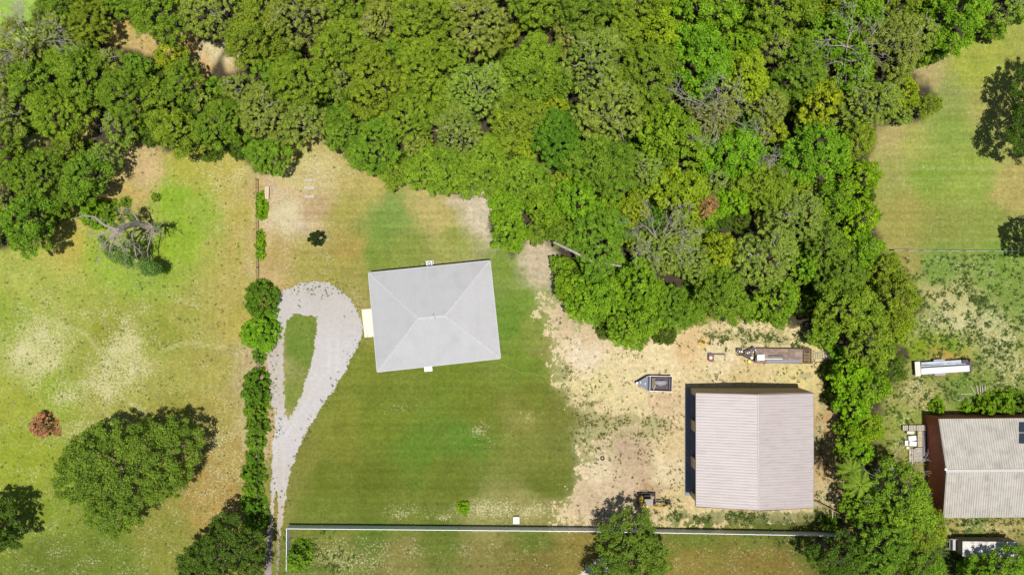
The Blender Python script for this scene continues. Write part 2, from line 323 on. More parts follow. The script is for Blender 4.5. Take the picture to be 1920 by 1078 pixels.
def yard_field(px, py):
    d = sdf(px, py, YARD) / 26.0
    n1 = fbm(px / 16, py / 16, 31, 4) - 0.5; n2 = fbm(px / 4.2, py / 4.2, 37, 3) - 0.5
    v = np.clip(d, -2, 1.1) + n1 * 2.7 + n2 * 1.5 + 0.2
    for (cx, cy), rx, ry, am in YARD_HOLES:
        v = v - am * 1.9 * np.exp(-((px - cx) / rx) ** 2 - ((py - cy) / ry) ** 2)
    return v
sandm = mat('pale_sand', (0.50, 0.385, 0.245), 0.95, 0, 0.14, 0.55, 0.5, ((0.38, 0.27, 0.18), 0.6, 0.13), 0.1, (0.54, 0.44, 0.28))
def blend_pts(px, py, pts, base, wb=.02, sc=400.0):
    acc = np.zeros((px.size, 3)) + np.array([lin(v) for v in base]) * wb; tot = np.full(px.size, wb)
    for x, y, r, g_, b in pts:
        wt = 1.0 / (.3 + ((px - x) ** 2 + (py - y) ** 2) / sc) ** 2; acc += wt[:, None] * np.array([lin(r), lin(g_), lin(b)]); tot += wt
    return acc / tot[:, None]
def yard_colour(px, py):
    wx = px + (fbm(px / 25, py / 25, 3) - .5) * 40; wy = py + (fbm(px / 25, py / 25, 4) - .5) * 40
    c = blend_pts(wx, wy, [(1110, 620, 214, 190, 150), (1075, 590, 205, 182, 145), (1100, 660, 232, 212, 180), (1180, 690, 228, 208, 160), (1240, 680, 232, 212, 165), (1290, 650, 222, 190, 140), (1350, 670, 228, 208, 165), (1400, 700, 215, 192, 140), (1500, 700, 222, 202, 140),
        (1200, 745, 226, 205, 155), (1240, 755, 218, 190, 150), (1120, 720, 222, 205, 150), (1090, 760, 215, 195, 145), (1260, 830, 215, 192, 145), (1190, 865, 196, 170, 138), (1175, 840, 190, 165, 135), (1130, 880, 222, 202, 165), (1160, 910, 208, 182, 150), (1215, 908, 190, 160, 125), (1240, 880, 228, 208, 168), (1120, 940, 205, 180, 148), (1270, 960, 215, 192, 140),
        (1545, 880, 190, 160, 112), (1550, 800, 188, 158, 110), (1545, 740, 205, 182, 125), (1540, 920, 200, 178, 130), (1400, 965, 195, 175, 125)], (226, 206, 156)) * .68 * np.array([1, .995, 1.02])
    for cy, am, x0, x1 in ((742, .13, 1190, 1285), (761, .12, 1150, 1285), (806, .10, 1180, 1285), (693, .08, 1200, 1320), (716, .06, 1270, 1330)):      # worn wheel tracks towards the bays
        c = c * (1 - am * np.exp(-((py + (fbm(px / 30, px * 0, 5) - .5) * 14 - cy) / 2.6) ** 2) * smooth(px, x0, x0 + 40) * (1 - smooth(px, x1 - 20, x1)))[:, None]
    return c * (1 + (fbm(px / 7, py / 7, 91, 4) - .5)[:, None] * .34)
def drive_colour(px, py):
    c = blend_pts(px, py, [(510, 960, 196, 182, 166), (530, 990, 190, 174, 160), (505, 1040, 150, 138, 130), (515, 900, 196, 188, 182), (520, 720, 192, 184, 172), (505, 640, 190, 178, 166), (520, 560, 196, 190, 184), (600, 545, 192, 186, 178), (650, 580, 196, 190, 184)], (204, 199, 198)) * .72
    cx = np.where(py > 700, 600 - (py - 700) * .62, 625); cx = np.where(py > 850, 524, cx)
    for off in (-8, 8): c = c * (1 + .07 * np.exp(-((px - cx - off) / 3.5) ** 2) * smooth(py, 600, 660))[:, None]
    return c * (1 + (fbm(px / 5, py / 5, 93, 4) - .5)[:, None] * .12)
ragged_sheet('sand_yard', yard_field, (985, 540, 1590, 1000), 0.15, 0.008, GROUND_MAT, 'bare pale sandy yard around the tan workshop', yard_colour)
def drive_field(px, py):
    d = sdf(px, py, DRIVE); d = np.minimum(d, -sdf(px, py, ISLAND))
    n2 = fbm(px / 3.4, py / 3.4, 47, 3) - 0.5; n1 = fbm(px / 12, py / 12, 43, 3) - .5
    top = smooth(-py, -590, -540)           # weedy loop end
    v = np.clip(d, -8, 7) / 3.2 + n2 * 2.4 + n1 * 1.5 - top * (0.6 + n1 * 2)
    left = np.exp(-((px - 518) / 9) ** 2) * smooth(py, 640, 680) * (1 - smooth(py, 800, 830))
    v = v - left * (1.9 + n2 * 3)
    mid = np.exp(-((px - (517 + (960 - py) * 0.04)) / 4.2) ** 2) * smooth(py, 890, 960)
    v = v - mid * 5.5
    return v
drvm = mat('pale_gravel', (0.385, 0.365, 0.355), 0.9, 0, 0.13, 1.4, 0.5, ((0.32, 0.28, 0.24), 0.6, 0.2), 0.2)
ragged_sheet('gravel_driveway', drive_field, (480, 510, 700, 1130), 0.13, 0.012, ground_material('fine_gravel', .09, 0.0, .10), 'pale grey gravel driveway with a teardrop loop beside the house', drive_colour)
def slab_field(px, py):
    return sdf(px, py, [(1128, 1046), (1142, 1052), (1150, 1062), (1180, 1080), (1190, 1130), (1078, 1130), (1086, 1078), (1104, 1058)]) / 3 + (fbm(px / 5, py / 5, 3, 3) - .5) * 2
ragged_sheet('sand_path', slab_field, (1070, 1035, 1200, 1130), 0.14, 0.012, mat('dusty_path', (0.50, 0.44, 0.37), 0.95, 0, .15, 1.2), 'pale dusty path end cut by the bottom edge of the photo')

# ------------------------------------------------------------------ bmesh helpers
def box(bm, c, s, rz=0, rx=0, ry=0, taper=1.0):
    M = Matrix.Translation(c) @ Matrix.Rotation(rz, 4, 'Z') @ Matrix.Rotation(ry, 4, 'Y') @ Matrix.Rotation(rx, 4, 'X')
    vs_ = []
    for dz in (-.5, .5):
        k = taper if dz > 0 else 1
        for dx, dy in ((-.5, -.5), (.5, -.5), (.5, .5), (-.5, .5)):
            vs_.append(bm.verts.new(M @ Vector((dx * s[0] * k, dy * s[1] * k, dz * s[2]))))
    for f in ((3, 2, 1, 0), (4, 5, 6, 7), (0, 1, 5, 4), (1, 2, 6, 5), (2, 3, 7, 6), (3, 0, 4, 7)):
        bm.faces.new([vs_[k] for k in f])
def cyl(bm, c, r, h, axis='Z', seg=16, r2=None):
    r2 = r if r2 is None else r2
    rot = {'Z': Matrix.Identity(4), 'X': Matrix.Rotation(R(90), 4, 'Y'), 'Y': Matrix.Rotation(R(90), 4, 'X')}[axis]
    M = Matrix.Translation(c) @ rot
    A = [bm.verts.new(M @ Vector((r * math.cos(t * 2 * math.pi / seg), r * math.sin(t * 2 * math.pi / seg), -h / 2))) for t in range(seg)]
    B = [bm.verts.new(M @ Vector((r2 * math.cos(t * 2 * math.pi / seg), r2 * math.sin(t * 2 * math.pi / seg), h / 2))) for t in range(seg)]
    for t in range(seg): bm.faces.new([A[t], A[(t + 1) % seg], B[(t + 1) % seg], B[t]])
    bm.faces.new(A[::-1]); bm.faces.new(B)
def tube(bm, pts, rads, seg=6, closed=False):
    pts = [Vector(p) for p in pts]; n = len(pts)
    if not hasattr(rads, '__len__'): rads = [rads] * n
    rings = []
    for k, p in enumerate(pts):
        if closed: d = pts[(k + 1) % n] - pts[k - 1]
        else: d = pts[min(k + 1, n - 1)] - pts[max(k - 1, 0)]
        d.normalize(); u = d.orthogonal().normalized() if abs(d.z) > .9 else Vector((0, 0, 1)).cross(d).normalized(); v = d.cross(u)
        rings.append([bm.verts.new(p + (u * math.cos(t * 2 * math.pi / seg) + v * math.sin(t * 2 * math.pi / seg)) * rads[k]) for t in range(seg)])
    m = n if closed else n - 1
    for k in range(m):
        a_, b_ = rings[k], rings[(k + 1) % n]
        for t in range(seg): bm.faces.new([a_[t], a_[(t + 1) % seg], b_[(t + 1) % seg], b_[t]])
    if not closed: bm.faces.new(rings[0][::-1]); bm.faces.new(rings[-1])
def prism(bm, poly, z0, z1):
    A = [bm.verts.new((x, y, z0)) for x, y in poly]; B = [bm.verts.new((x, y, z1)) for x, y in poly]; n = len(poly)
    for k in range(n): bm.faces.new([A[k], A[(k + 1) % n], B[(k + 1) % n], B[k]])
    bm.faces.new(A[::-1]); bm.faces.new(B)
def obj(name, bm, material, parent=None, bevel=0.0, smooth_=False):
    bmesh.ops.recalc_face_normals(bm, faces=bm.faces[:])
    me = bpy.data.meshes.new(name); bm.to_mesh(me); bm.free()
    if smooth_:
        for p_ in me.polygons: p_.use_smooth = True
    o = link(name, me, material, parent)
    if bevel:
        b = o.modifiers.new('bevel', 'BEVEL'); b.width = bevel; b.segments = 2; b.limit_method = 'ANGLE'
    return o
def thing(name, label, cat, loc=(0, 0, 0), rz=0.0, group=None):
    o = bpy.data.objects.new(name, None); C.objects.link(o); o.empty_display_size = 0.3
    o.location = loc; o.rotation_euler = (0, 0, rz); o['label'] = label; o['category'] = cat
    if group: o['group'] = group
    return o
def tag(o, label, cat, group=None, kind=None):
    if label: o['label'] = label
    if cat: o['category'] = cat
    if group: o['group'] = group
    if kind: o['kind'] = kind
    return o
def BM(): return bmesh.new()

# ------------------------------------------------------------------ buildings
def inter_line_poly(p0, d, poly):
    """2-D: params where the line p0+t d crosses a convex polygon"""
    ts = []
    for k in range(len(poly)):
        a_, b_ = poly[k], poly[(k + 1) % len(poly)]
        ex, ey = b_[0] - a_[0], b_[1] - a_[1]; den = d[0] * ey - d[1] * ex
        if abs(den) < 1e-9: continue
        t = ((a_[0] - p0[0]) * ey - (a_[1] - p0[1]) * ex) / den; u = ((a_[0] - p0[0]) * d[1] - (a_[1] - p0[1]) * d[0]) / den
        if -1e-6 <= u <= 1 + 1e-6: ts.append(t)
    return (min(ts), max(ts)) if len(ts) >= 2 else None
def seams(bm, face, spacing, wd, ht):
    """standing seams up the slope of a planar roof face (3-D verts; first edge is the eave)"""
    a_, b_ = Vector(face[0]), Vector(face[1]); u = (b_ - a_).normalized()
    nrm = (b_ - a_).cross(Vector(face[2]) - a_).normalized()
    if nrm.z < 0: nrm = -nrm
    v = nrm.cross(u).normalized()
    P = [((Vector(q) - a_).dot(u), (Vector(q) - a_).dot(v)) for q in face]
    L = (b_ - a_).length; x = spacing * 0.5
    while x < L:
        r_ = inter_line_poly((x, 0), (0, 1), P)
        if r_ and r_[1] - r_[0] > 0.3:
            p0 = a_ + u * x + v * (r_[0] + 0.02); p1 = a_ + u * x + v * (r_[1] - 0.06)
            q = [p0 - u * wd / 2, p0 + u * wd / 2, p1 + u * wd / 2, p1 - u * wd / 2]
            lo = [bm.verts.new(k + nrm * 0.001) for k in q]; hi = [bm.verts.new(k + nrm * ht) for k in q]
            bm.faces.new(hi)
            for k in range(4): bm.faces.new([lo[k], lo[(k + 1) % 4], hi[(k + 1) % 4], hi[k]])
        x += spacing

def cap_strip(bm, p, q, wd, ht):
    p, q = Vector(p), Vector(q); d = (q - p).normalized(); s_ = d.cross(Vector((0, 0, 1))).normalized() * wd / 2
    up = Vector((0, 0, ht))
    vs_ = [bm.verts.new(x) for x in (p - s_ + up * .2, p + up, p + s_ + up * .2, q - s_ + up * .2, q + up, q + s_ + up * .2)]
    lo = [bm.verts.new(x) for x in (p - s_ - up, p + s_ - up, q + s_ - up, q - s_ - up)]
    bm.faces.new([vs_[0], vs_[1], vs_[4], vs_[3]]); bm.faces.new([vs_[1], vs_[2], vs_[5], vs_[4]])
    bm.faces.new([lo[0], lo[3], lo[2], lo[1]]); bm.faces.new([vs_[0], vs_[3], lo[3], lo[0]]); bm.faces.new([vs_[2], lo[1], lo[2], vs_[5]])
    bm.faces.new([vs_[0], lo[0], lo[1], vs_[2], vs_[1]]); bm.faces.new([vs_[3], vs_[4], vs_[5], lo[2], lo[3]])

def build_house():
    he, hr = 2.9, 5.3
    px = [(691, 512), (918.5, 489), (938, 671.5), (707.5, 697)]
    c = [W(x, y, he) for x, y in px]; rl = W(784, 597, hr); rr = W(834, 592, hr)
    cx = sum(p[0] for p in c) / 4; cy = sum(p[1] for p in c) / 4
    h = thing('hip_roof_house', 'house under a light grey metal hip roof beside the gravel driveway', 'house', (cx, cy, 0))
    L = [(p[0] - cx, p[1] - cy) for p in c]; rl = (rl[0] - cx, rl[1] - cy); rr = (rr[0] - cx, rr[1] - cy)
    E = [(x, y, he) for x, y in L]; A = (*rl, hr); B = (*rr, hr)
    bm = BM(); k = 0.955
    prism(bm, [(x * k, y * k) for x, y in L], 0, he - 0.15)
    wall = obj('wall', bm, mat('cream_siding', (0.62, 0.60, 0.54), 0.8), h)
    bm = BM(); faces = [(E[0], E[1], B, A), (E[1], E[2], B), (E[2], E[3], A, B), (E[3], E[0], A)]
    V = {}
    def vv(p):
        if p not in V: V[p] = bm.verts.new(p)
        return V[p]
    for f in faces: bm.faces.new([vv(p) for p in f])
    Lo = [bm.verts.new((x, y, he - 0.16)) for x, y in L]
    for q in range(4): bm.faces.new([Lo[q], Lo[(q + 1) % 4], vv(E[(q + 1) % 4]), vv(E[q])])
    bm.faces.new(Lo[::-1])
    rm = mat('grey_sheet_roof', (0.395, 0.39, 0.39), 0.42, 0.0, 0.035, 0.35, 0, ((0.32, 0.315, 0.31), 0.35, 0.5), 0.5)
    roof = obj('roof', bm, rm, h)
    bm = BM()
    for f in ((E[1], E[0], A, B), (E[2], E[1], B), (E[3], E[2], B, A), (E[0], E[3], A)): seams(bm, f, 0.61, 0.035, 0.018)
    tmp = bpy.data.meshes.new('seams'); bm.to_mesh(tmp); bm.free(); b2 = BM(); b2.from_mesh(roof.data); b2.from_mesh(tmp); b2.to_mesh(roof.data); b2.free(); bpy.data.meshes.remove(tmp)
    bm = BM(); cap_strip(bm, A, B, 0.34, 0.05)
    for e, t in ((E[0], A), (E[1], B), (E[2], B), (E[3], A)): cap_strip(bm, e, t, 0.30, 0.045)
    obj('ridge_cap', bm, mat('cap_metal', (0.43, 0.425, 0.42), 0.4), roof)
    bm = BM()   # gutter and fascia
    for q in range(4):
        p, r_ = Vector((*L[q], he - 0.09)), Vector((*L[(q + 1) % 4], he - 0.09)); out = Vector((p.y - r_.y, r_.x - p.x, 0)).normalized()
        mid = (p + r_) / 2; 
        if out.dot(mid) < 0: out = -out
        mid = mid + out * 0.055
        box(bm, mid, ((r_ - p).length, 0.10, 0.12), math.atan2(r_.y - p.y, r_.x - p.x))
    obj('gutter', bm, mat('grey_gutter', (0.40, 0.40, 0.42), 0.5), roof)
    for off in ((0.5, 0.35), (0.9, -0.1)):
        bm = BM(); zz = hr - 0.05 - abs(off[1]) * .2
        cyl(bm, ((rl[0] + rr[0]) / 2 + off[0] * .6, (rl[1] + rr[1]) / 2 + off[1], zz + .18), 0.09, 0.5, seg=12); cyl(bm, ((rl[0] + rr[0]) / 2 + off[0] * .6, (rl[1] + rr[1]) / 2 + off[1], zz + .0), 0.17, 0.10, seg=12, r2=.1)
        obj('roof_vent', bm, mat('vent_grey', (0.22, 0.22, 0.23), 0.5), roof)
    # openings (seen from the side only)
    for t, side in ((0.3, 3), (0.7, 3), (0.25, 1), (0.7, 1), (0.2, 0), (0.75, 0), (0.25, 2), (0.8, 2)):
        p = Vector((L[side][0] * k, L[side][1] * k, 0)); q = Vector((L[(side + 1) % 4][0] * k, L[(side + 1) % 4][1] * k, 0))
        m_ = p.lerp(q, t); out = Vector((p.y - q.y, q.x - p.x, 0)).normalized()
        if out.dot(m_) < 0: out = -out
        bm = BM(); box(bm, m_ + out * 0.02 + Vector((0, 0, 1.5)), (1.2, 0.06, 1.2), math.atan2(q.y - p.y, q.x - p.x))
        wn = obj('window', bm, mat('window_frame_white', (0.75, 0.75, 0.73), 0.5), wall)
        bm = BM(); box(bm, m_ + out * 0.055 + Vector((0, 0, 1.5)), (1.04, 0.03, 1.04), math.atan2(q.y - p.y, q.x - p.x))
        gl = obj('pane', bm, mat('dark_glass', (0.03, 0.04, 0.05), 0.1), h)
        gl['label'] = 'dark window pane'
    for side, t in ((0, .5), (2, .5), (3, 0.52)):
        p = Vector((L[side][0] * k, L[side][1] * k, 0)); q = Vector((L[(side + 1) % 4][0] * k, L[(side + 1) % 4][1] * k, 0))
        m_ = p.lerp(q, t); out = Vector((p.y - q.y, q.x - p.x, 0)).normalized()
        if out.dot(m_) < 0: out = -out
        bm = BM(); box(bm, m_ + out * 0.03 + Vector((0, 0, 1.07)), (1.0, 0.07, 2.1), math.atan2(q.y - p.y, q.x - p.x))
        obj('door', bm, mat('door_white', (0.7, 0.7, 0.68), 0.5), h)
    return h
build_house()
ROTH = math.atan2(23, 227.5)
def slab_thing(name, label, cat, pxs, z, th, material, bevel=.01):
    pts = [W(x, y, z) for x, y in pxs]; cx = sum(p[0] for p in pts) / len(pts); cy = sum(p[1] for p in pts) / len(pts)
    bm = BM(); prism(bm, [(p[0] - cx, p[1] - cy) for p in pts], 0, th)
    o = obj(name, bm, material, None, bevel); o.location = (cx, cy, z - th if z > th else 0.0)
    return tag(o, label, cat)
conc = mat('cream_concrete', (0.70, 0.64, 0.50), 0.9, 0, 0.06, 1.5)
slab_thing('concrete_pad', 'cream concrete pad between the driveway and the house', 'concrete pad', [(678, 580), (705, 578), (710, 630), (684, 633)], 0.0, 0.12, conc)
def ac_unit():
    x, y = W(805.5, 494.5, .5)
    t = thing('air_conditioner', 'white outdoor air conditioner beside the upper wall of the grey roofed house', 'air conditioner', (x, y, 0), ROTH)
    bm = BM(); box(bm, (0, 0, 0.05), (1.25, 1.1, 0.1)); obj('base_pad', bm, mat('pad_grey', (.45, .44, .42), .9), t)
    bm = BM(); box(bm, (0, 0, 0.5), (0.9, 0.9, 0.8)); obj('cabinet', bm, mat('white_metal', (0.72, 0.72, 0.72), 0.45), t, .03)
    bm = BM(); cyl(bm, (0, 0, 0.92), 0.33, 0.04, seg=24); g_ = obj('fan_grille', bm, mat('dark_grille', (0.08, 0.08, 0.09), 0.6), t)
    bm = BM(); cyl(bm, (0, 0, 0.96), 0.12, 0.03, seg=16)
    for k in range(8): box(bm, (0, 0, .95), (0.64, .015, .012), k * math.pi / 8)
    obj('fan_hub', bm, mat('white_metal', (0.7, 0.7, 0.7), 0.4), g_)
ac_unit()
def coil(name, px, py, r, turns, label, cat, material, rad=0.025, z=0.04, ry=1.0):
    x, y = W(px, py); bm = BM(); pts = []
    for k in range(turns * 24):
        a_ = k * 2 * math.pi / 24; rr_ = r * (1 - 0.05 * math.sin(a_ * .37) - 0.06 * (k // 24))
        pts.append((rr_ * math.cos(a_), ry * rr_ * math.sin(a_), z + 0.015 * (k // 24)))
    tube(bm, pts, rad, 6); o = obj(name, bm, material, None, smooth_=True); o.location = (x, y, 0); return tag(o, label, cat)
coil('coiled_hose', 792, 495.5, 0.48, 3, 'dark coiled garden hose on the grass beside the air conditioner', 'hose', mat('dark_green_hose', (.05, .08, .05), .5))
slab_thing('door_step', 'small bright white step at the lower wall of the grey roofed house', 'door step', [(795, 688), (810, 686.5), (811, 695.5), (796, 697)], 0.4, 0.4, mat('bright_white_step', (0.8, 0.8, 0.8), .6), .02)
bm = BM(); pts = []
for k in range(30):
    t_ = k / 29; q = [(938, 681), (955, 690), (975, 697.5), (1000, 700), (1020, 706), (1052, 713)]
    f_ = t_ * 5; i_ = min(int(f_), 4); u_ = f_ - i_
    x, y = W(q[i_][0] * (1 - u_) + q[i_ + 1][0] * u_, q[i_][1] * (1 - u_) + q[i_ + 1][1] * u_); pts.append((x, y + .06 * math.sin(k * .9), 0.035))
tube(bm, pts, 0.02, 6); tag(obj('garden_hose', bm, mat('yellow_hose', (.35, .33, .08), .5)), 'thin yellow garden hose trailing from the house corner across the lawn', 'hose')

def corrugated_roof(bm, a, b, c, d, pitch, amp, thick=0.05):
    """sheet over quad a-b (one rake) to d-c (other rake); corrugation runs a->b, repeats along a->d"""
    a, b, c, d = map(Vector, (a, b, c, d)); L = (d - a).length; nrm = (b - a).cross(d - a).normalized()
    if nrm.z < 0: nrm = -nrm
    prof = [(0, 0), (.12, 0), (.30, 1), (.42, 1), (.60, 0)]   # trapezoid ribs
    n = int(L / pitch); rows = []
    for k in range(n + 1):
        for f, h_ in prof:
            t = (k + f) / (n + 1)
            rows.append((t, h_))
    rows.append((1.0, 0))
    prev = None; first = None
    for t, h_ in rows:
        p = a.lerp(d, t) + nrm * (h_ * amp); q = b.lerp(c, t) + nrm * (h_ * amp)
        v = [bm.verts.new(p), bm.verts.new(q), bm.verts.new(q - nrm * (thick + h_ * amp)), bm.verts.new(p - nrm * (thick + h_ * amp))]
        if prev:
            for m_ in range(4): bm.faces.new([prev[m_], v[m_], v[(m_ + 1) % 4], prev[(m_ + 1) % 4]])
        else: bm.faces.new(v)
        prev = v
    bm.faces.new(prev[::-1])

def build_workshop():
    he, hr = 5.2, 6.75
    rc = [W(1304.8, 736.3, he), W(1525.5, 737.4, he), W(1525.5, 951.6, he), W(1304.8, 948.8, he)]   # TL TR BR BL
    rt = (W(1422, 739.8, hr)); rb = (W(1423.5, 957.6, hr))
    ymid = (rc[0][1] + rc[3][1]) / 2; ox, oy = (rc[0][0] + rc[1][0]) / 2, ymid
    t = thing('metal_workshop', 'tan metal workshop with pinkish ribbed gable roof and three open left bays', 'workshop', (ox, oy, 0))
    l = lambda p, z: (p[0] - ox, p[1] - oy, z)
    TL, TR, BR, BL = [l(p, he) for p in rc]; RT, RB = l(rt, hr), l(rb, hr)
    RT = (RT[0], TL[1] * .5 + TR[1] * .5 , hr); RB = (RB[0], BL[1] * .5 + BR[1] * .5, hr)
    rm = mat('pinkish_sheet_roof', (0.425, 0.372, 0.355), 0.5, 0, 0.05, 0.22, 0, ((0.36, 0.295, 0.285), 0.5, 0.12), 0.45)
    bm = BM(); corrugated_roof(bm, TL, RT, RB, BL, 0.43, 0.045); corrugated_roof(bm, RT, TR, BR, RB, 0.43, 0.045)
    roof = obj('roof', bm, rm, t)
    bm = BM(); cap_strip(bm, (RT[0], RT[1], hr + .04), (RB[0], RB[1], hr + .04), 0.30, 0.035)
    obj('ridge_cap', bm, mat('cap_pink', (.37, .325, .315), .5), roof)
    dk = mat('dark_brown_trim', (0.06, 0.04, 0.035), 0.6)
    bm = BM()
    for p, q in ((TL, RT), (RT, TR), (BL, RB), (RB, BR)):
        p, q = Vector(p), Vector(q); m_ = (p + q) / 2; sgn = 1 if m_.y > 0 else -1
        d = q - p; box(bm, m_ + Vector((0, sgn * 0.03, -0.10)), (d.length, 0.06, 0.24), 0, 0, -math.atan2(d.z, d.x))
    box(bm, (TL[0] - .03, (TL[1] + BL[1]) / 2, he - .11), (0.06, abs(TL[1] - BL[1]), 0.2)); box(bm, (TR[0] + .03, (TR[1] + BR[1]) / 2, he - .11), (0.06, abs(TR[1] - BR[1]), 0.2))
    obj('roof_trim', bm, dk, roof)
    # walls: left wall sits under a 0.5 m overhang; base corner of the photo
    xl = W(1294.3, 725)[0] - ox; yt = W(1294.3, 726.3)[1] - oy; yb = W(1294, 928.5)[1] - oy; xr = TR[0] - 0.08
    tan = mat('tan_wall_panel', (0.44, 0.35, 0.23), 0.6, 0, 0.08, 2.0, 0.1)
    th = 0.18; hw = he - 0.12
    bm = BM(); xm = RT[0]
    for y, s_ in ((yt, -1), (yb, 1)):
        P = [(xl, 0), (xr, 0), (xr, hw), (xm, hr - .12), (xl, hw)]
        A = [bm.verts.new((x, y, z)) for x, z in P]; B = [bm.verts.new((x, y + s_ * th, z)) for x, z in P]
        for k in range(5): bm.faces.new([A[k], A[(k + 1) % 5], B[(k + 1) % 5], B[k]])
        bm.faces.new(A); bm.faces.new(B[::-1])
    box(bm, (xr - th / 2, (yt + yb) / 2, hw / 2), (th, abs(yt - yb) - 2 * th - .006, hw))
    # ribs of the gable wall
    for k in range(38):
        x = xl + 0.3 + k * (xr - xl - .6) / 37; zt = (hw + (hr - hw - .1) * (1 - abs(x - xm) / (xr - xm))) - .1
        box(bm, (x, yt + .012, zt / 2), (0.06, 0.03, zt)); box(bm, (x, yb - .012, zt / 2), (0.06, 0.03, zt))
    W1 = lambda p: W(1294.3, p)[1] - oy
    op = [(737, 784.5), (803, 853), (872, 919)]; edges = [yt - th - .003] + [v for o_ in op for v in (W1(o_[0]), W1(o_[1]))] + [yb + th + .003]
    for k in range(0, 8, 2):
        y0, y1 = edges[k], edges[k + 1]; box(bm, (xl + th / 2, (y0 + y1) / 2, hw / 2), (th, abs(y0 - y1), hw))
    wall = obj('wall', bm, tan, t)
    for k in range(3):
        y0, y1 = edges[2 * k + 1], edges[2 * k + 2]
        bm = BM(); box(bm, (xl + th / 2, (y0 + y1) / 2, hw - .28), (th - .01, abs(y0 - y1) - .006, 0.55)); obj('lintel', bm, tan, wall)
        # roll-up door part lowered, blue-grey slats
        bm = BM()
        for q in range(5): box(bm, (xl + th + .10 + (q % 2) * .01, (y0 + y1) / 2, hw - .75 - q * .22), (0.04, abs(y0 - y1) + .1, 0.215))
        cyl(bm, (xl + th + .3, (y0 + y1) / 2, hw - .5), .22, abs(y0 - y1) + .1, 'Y', 12)
        obj('roller_door', bm, mat('blue_grey_door', (0.16, 0.18, 0.21), 0.45), t)
    bm = BM(); box(bm, ((xl + xr) / 2, (yt + yb) / 2, 0.06), (xr - xl - 2 * th - .01, abs(yt - yb) - 2 * th - .01, 0.12)); obj('floor_slab', bm, mat('shop_concrete', (.33, .33, .34), .8), t)
    bm = BM(); box(bm, (xl - .45, (yt + yb) / 2, 0.04), (0.88, abs(yt - yb), 0.08)); obj('eave_shade_strip', bm, mat('eave_shade_grey', (.22, .225, .25), .85), t)  # dark blue-grey strip standing in for the overhang's shadow on the ground
build_workshop(); streaks('pinkish_sheet_roof', 0, .35); streaks('grey_sheet_roof', 1, .14, 1.4, .25, (.24, .24, .25))

